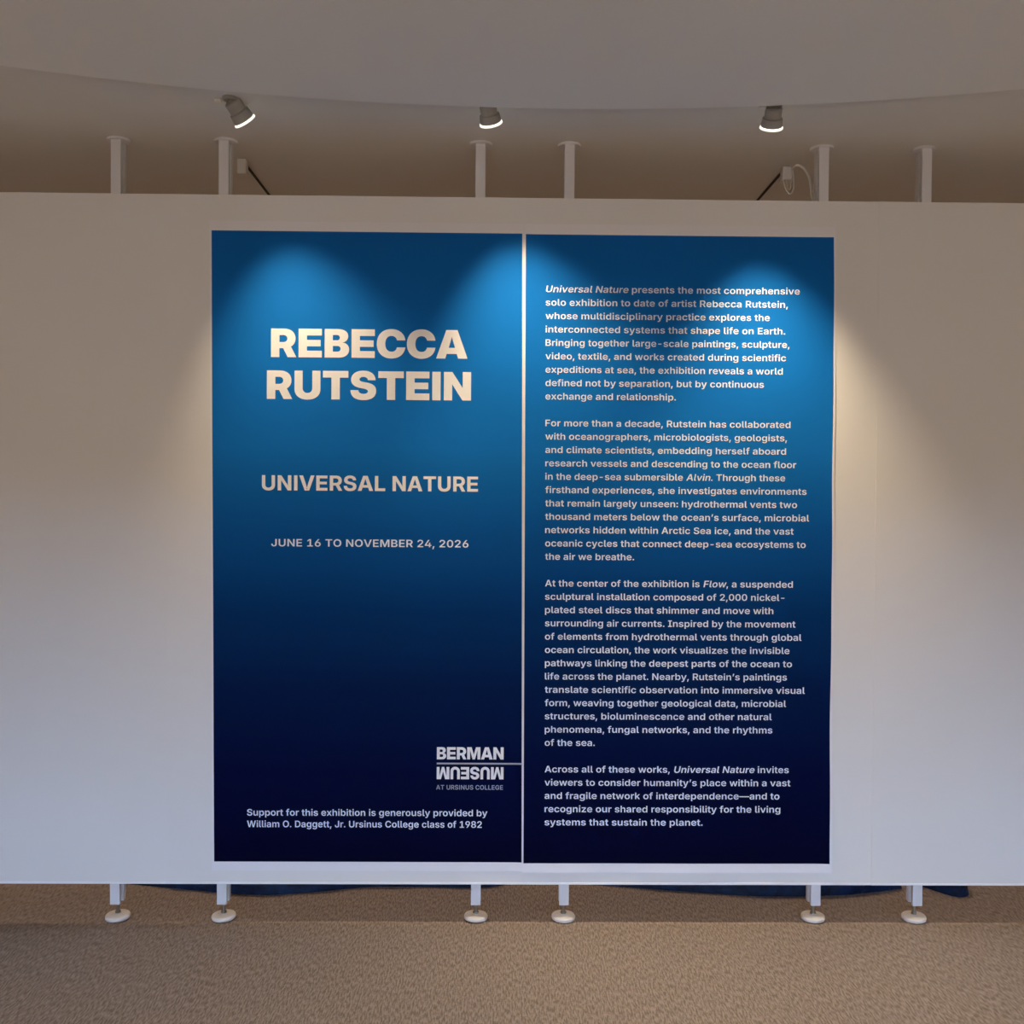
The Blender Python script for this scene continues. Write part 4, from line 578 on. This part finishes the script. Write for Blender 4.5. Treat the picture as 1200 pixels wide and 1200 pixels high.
# text banner
BR = (.60, 0, .204)
t = thing('exhibition_banner', 'blue gradient banner with four paragraphs of small white text, right of the two', 'banner', BR, 'blue printed exhibition banners')
rip = lambda z: .0012 * math.sin(6.3 * z) + .0008 * math.sin(13 * z + 1)
sheet('sheet', M['sheet'], t, sk(-.0030, .0030), sk(1.1905, .0036), .200, 2.684, 0, .0005, base=BR, ripple=rip)
sheet('printed_field', M['print'], t, sk(.0020, .0033), sk(1.182, .0036), .236, 2.645, .0004, .0003, base=BR, ripple=rip)
BODY = [
 ("*Universal Nature* presents the most comprehensive", 1.052), ("solo exhibition to date of artist Rebecca Rutstein,", 1.007),
 ("whose multidisciplinary practice explores the", .938), ("interconnected systems that shape life on Earth.", .998),
 ("Bringing together large-scale paintings, sculpture,", 1.015), ("video, textile, and works created during scientific", 1.002),
 ("expeditions at sea, the exhibition reveals a world", .990), ("defined not by separation, but by continuous", .918),
 ("exchange and relationship.", .581), None,
 ("For more than a decade, Rutstein has collaborated", 1.022), ("with oceanographers, microbiologists, geologists,", 1.009),
 ("and climate scientists, embedding herself aboard", 1.006), ("research vessels and descending to the ocean floor", 1.046),
 ("in the deep-sea submersible *Alvin*. Through these", 1.004), ("firsthand experiences, she investigates environments", 1.087),
 ("that remain largely unseen: hydrothermal vents two", 1.051), ("thousand meters below the ocean\u2019s surface, microbial", 1.098),
 ("networks hidden within Arctic Sea ice, and the vast", 1.039), ("oceanic cycles that connect deep-sea ecosystems to", 1.086),
 ("the air we breathe.", .426), None,
 ("At the center of the exhibition is *Flow*, a suspended", 1.038), ("sculptural installation composed of 2,000 nickel-", 1.006),
 ("plated steel discs that shimmer and move with", .964), ("surrounding air currents. Inspired by the movement", 1.050),
 ("of elements from hydrothermal vents through global", 1.074), ("ocean circulation, the work visualizes the invisible", 1.028),
 ("pathways linking the deepest parts of the ocean to", 1.038), ("life across the planet. Nearby, Rutstein\u2019s paintings", 1.019),
 ("translate scientific observation into immersive visual", 1.089), ("form, weaving together geological data, microbial", 1.017),
 ("structures, bioluminescence and other natural", .962), ("phenomena, fungal networks, and the rhythms", .965),
 ("of the sea.", .281), None,
 ("Across all of these works, *Universal Nature* invites", 1.030), ("viewers to consider humanity\u2019s place within a vast", 1.037),
 ("and fragile network of interdependence\u2014and to", .995), ("recognize our shared responsibility for the living", .999),
 ("systems that sustain the planet.", .699)]
for k, it in enumerate(BODY):
    if it: line('text_line', M['ink_body'], it[0], 'med', .079 + .011 * k / 40, it[1], 2.4255 - .05107 * k, .0250, base=BR)

# ------------------------------------------------------------------ ceiling spots
def spot(label, base, ring, aim, power, size):
    base, ring, aim = Vector(base), Vector(ring), Vector(aim)
    t = thing('ceiling_spotlight', label, 'spotlight', base, 'small ceiling spotlights over the banners')
    ax = (ring - base); ax = ax.normalized()
    rel = ring - base
    b = MB(); b.lathe([(.022, -.004), (.026, 0), (.026, .006)], (0, 0, -.006), seg=32)
    b.tube([(0, 0, -.006), tuple(rel * .35)], .010, 10); b.build('canopy', M['fitting'], t, True)
    b = MB(); ln = max(rel.length * .82, .04)
    b.lathe([(.0365, 0), (.0375, .003), (.0345, ln * .45), (.029, ln * .5), (.029, ln), (.024, ln + .004)], rel + ax * -.0, tuple(-ax), seg=36)
    b.build('housing', M['fitting'], t, True)
    b = MB(); b.lathe([(.0345, 0.0), (.0395, .0008), (.0405, .002), (.0395, .0062), (.035, .007)], rel + ax * .0085, tuple(-ax), seg=40)
    b.build('lens_ring', M['glow'], t, True)
    b = MB(); b.tube([(-.052, .0, -.010), (-.03, .0, -.010)], .006, 8); b.build('bracket', M['plastic'], t)
    ld = bpy.data.lights.new('spot_lamp', 'SPOT'); ld.energy = power; ld.color = (1.0, .81, .56)
    ld.spot_size = math.radians(size); ld.spot_blend = 1.0; ld.shadow_soft_size = .02
    lo = bpy.data.objects.new('spot_lamp', ld); COL.objects.link(lo)
    p = ring + ax * .022
    lo.rotation_euler = (aim - p).to_track_quat('-Z', 'Y').to_euler()
    lo.location = p - base; lo.parent = t
spot('leftmost ceiling spotlight, tilted to the right', (-1.022, -.370, CEIL), (-.986, -.322, 2.944), (-.60, 0, .90), SPOT * 1.0, 70)
spot('middle ceiling spotlight, short and half sunk, near the banner seam', (-.144, -.366, CEIL), (-.131, -.322, 2.947), (.27, 0, .95), SPOT * 1.32, 72)
spot('rightmost ceiling spotlight, pointing straight down', (.846, -.366, CEIL), (.849, -.322, 2.944), (1.06, 0, .35), SPOT * 1.75, 66)

# ------------------------------------------------------------------ ceiling rails behind the panels
t = thing('ceiling_rail', 'dark ceiling rail with a white end box above the left banner', 'rail', (-1.14, .255, CEIL), 'dark ceiling rails behind the panels')
b = MB(); b.box(-.002, .005, .02, 2.4, -.008, 0); b.build('rail', M['dark'], t)
b = MB(); b.box(-.019, .017, -.02, .02, -.060, 0, .003); b.build('end_box', M['plastic'], t)
t = thing('ceiling_rail', 'dark ceiling rail with a white end box and hanging cord loops, above the right banner', 'rail', (1.07, .27, CEIL), 'dark ceiling rails behind the panels')
b = MB(); b.box(-.005, .002, .02, 2.4, -.008, 0); b.build('rail', M['dark'], t)
b = MB(); b.box(-.016, .022, -.02, .02, -.056, 0, .003); b.build('end_box', M['plastic'], t)
b = MB(); b.tube(smooth_path([(-.014, -.012, -.03), (-.010, -.016, -.07), (.006, -.02, -.108), (.018, -.02, -.112), (.028, -.02, -.095), (.030, -.015, -.06), (.026, -.008, -.01)]), .0032)
b.tube(smooth_path([(-.006, -.012, -.03), (.000, -.018, -.075), (.010, -.02, -.097), (.018, -.02, -.08), (.016, -.012, -.03)]), .0028)
b.build('cord', M['plastic'], t)
b = MB(); b.tube(smooth_path([(1.094, .26, CEIL - .012), (1.078, .15, 2.968), (1.095, .15, 2.965), (1.114, .15, 2.950), (1.132, .15, 2.915), (1.140, .15, 2.86), (1.142, .13, 2.75), (1.142, .12, 2.3), (1.142, .12, 1.4), (1.142, .13, .6)]), .0048)
tag(b.build('cable', M['plastic'], smooth=True), 'white cable curving down behind the fifth post from the left', 'cable')

# ------------------------------------------------------------------ navy covers lying on the carpet behind the panels
def heap(name, label, edge, depth, height, seed):
    """edge: front outline on the floor (x, y) from left to right"""
    P = smooth_path([(x, y, 0) for x, y in edge], 14)
    cx = (edge[0][0] + edge[-1][0]) / 2; cy = min(p[1] for p in edge)
    n = len(P); K = 18; V = []; F = []
    for i, p in enumerate(P):
        u = i / (n - 1); e = (math.sin(PI * u)) ** .45
        d = .04 + depth * e; h = .012 + height * e
        for k in range(K + 1):
            a = PI * k / K
            s_ = (1 - math.cos(a)) / 2
            y = p.y + d * s_
            z = h * math.sin(a) ** .6
            nv = noise.noise(Vector((p.x * 7 + seed, y * 9, z * 6))) * .05 + noise.noise(Vector((p.x * 22, y * 25 + seed, z * 20))) * .018
            z = max(z * (1 + nv * 6), .001) if 0 < k < K else .001
            yy = y + (nv * .5 if 0 < k < K else 0)
            V.append((p.x - cx, yy - cy, z))
    for i in range(n - 1):
        for k in range(K):
            q = i * (K + 1) + k
            F.append((q, q + K + 1, q + K + 2, q + 1))
        F.append((i * (K + 1), i * (K + 1) + K, (i + 1) * (K + 1) + K, (i + 1) * (K + 1)))
    F.append(tuple(range(K + 1))); F.append(tuple((n - 1) * (K + 1) + k for k in range(K, -1, -1)))
    mb = MB(); mb.v = V; mb.f = F
    o = mb.build(name, M['cover'], None, True, (cx, cy, 0))
    return tag(o, label, 'cover', 'dark blue covers on the floor behind the panels')
heap('folded_cover', 'dark blue crumpled cover on the carpet behind the left banner', [(-1.66, .385), (-1.40, .325), (-1.08, .268), (-.86, .295), (-.637, .349), (-.40, .352), (-.17, .345), (-.05, .38)], .42, .13, 1.0)
heap('folded_cover', 'dark blue crumpled cover on the carpet behind the text banner, the longer one', [(.30, .385), (.62, .325), (.924, .270), (1.15, .262), (1.353, .279), (1.50, .312), (1.62, .345)], .42, .14, 5.0)
heap('folded_cover', 'small dark blue cover end poking out behind the far right post', [(1.69, .40), (1.74, .335), (1.79, .275), (1.83, .255), (1.875, .285), (1.895, .36)], .34, .12, 9.0)
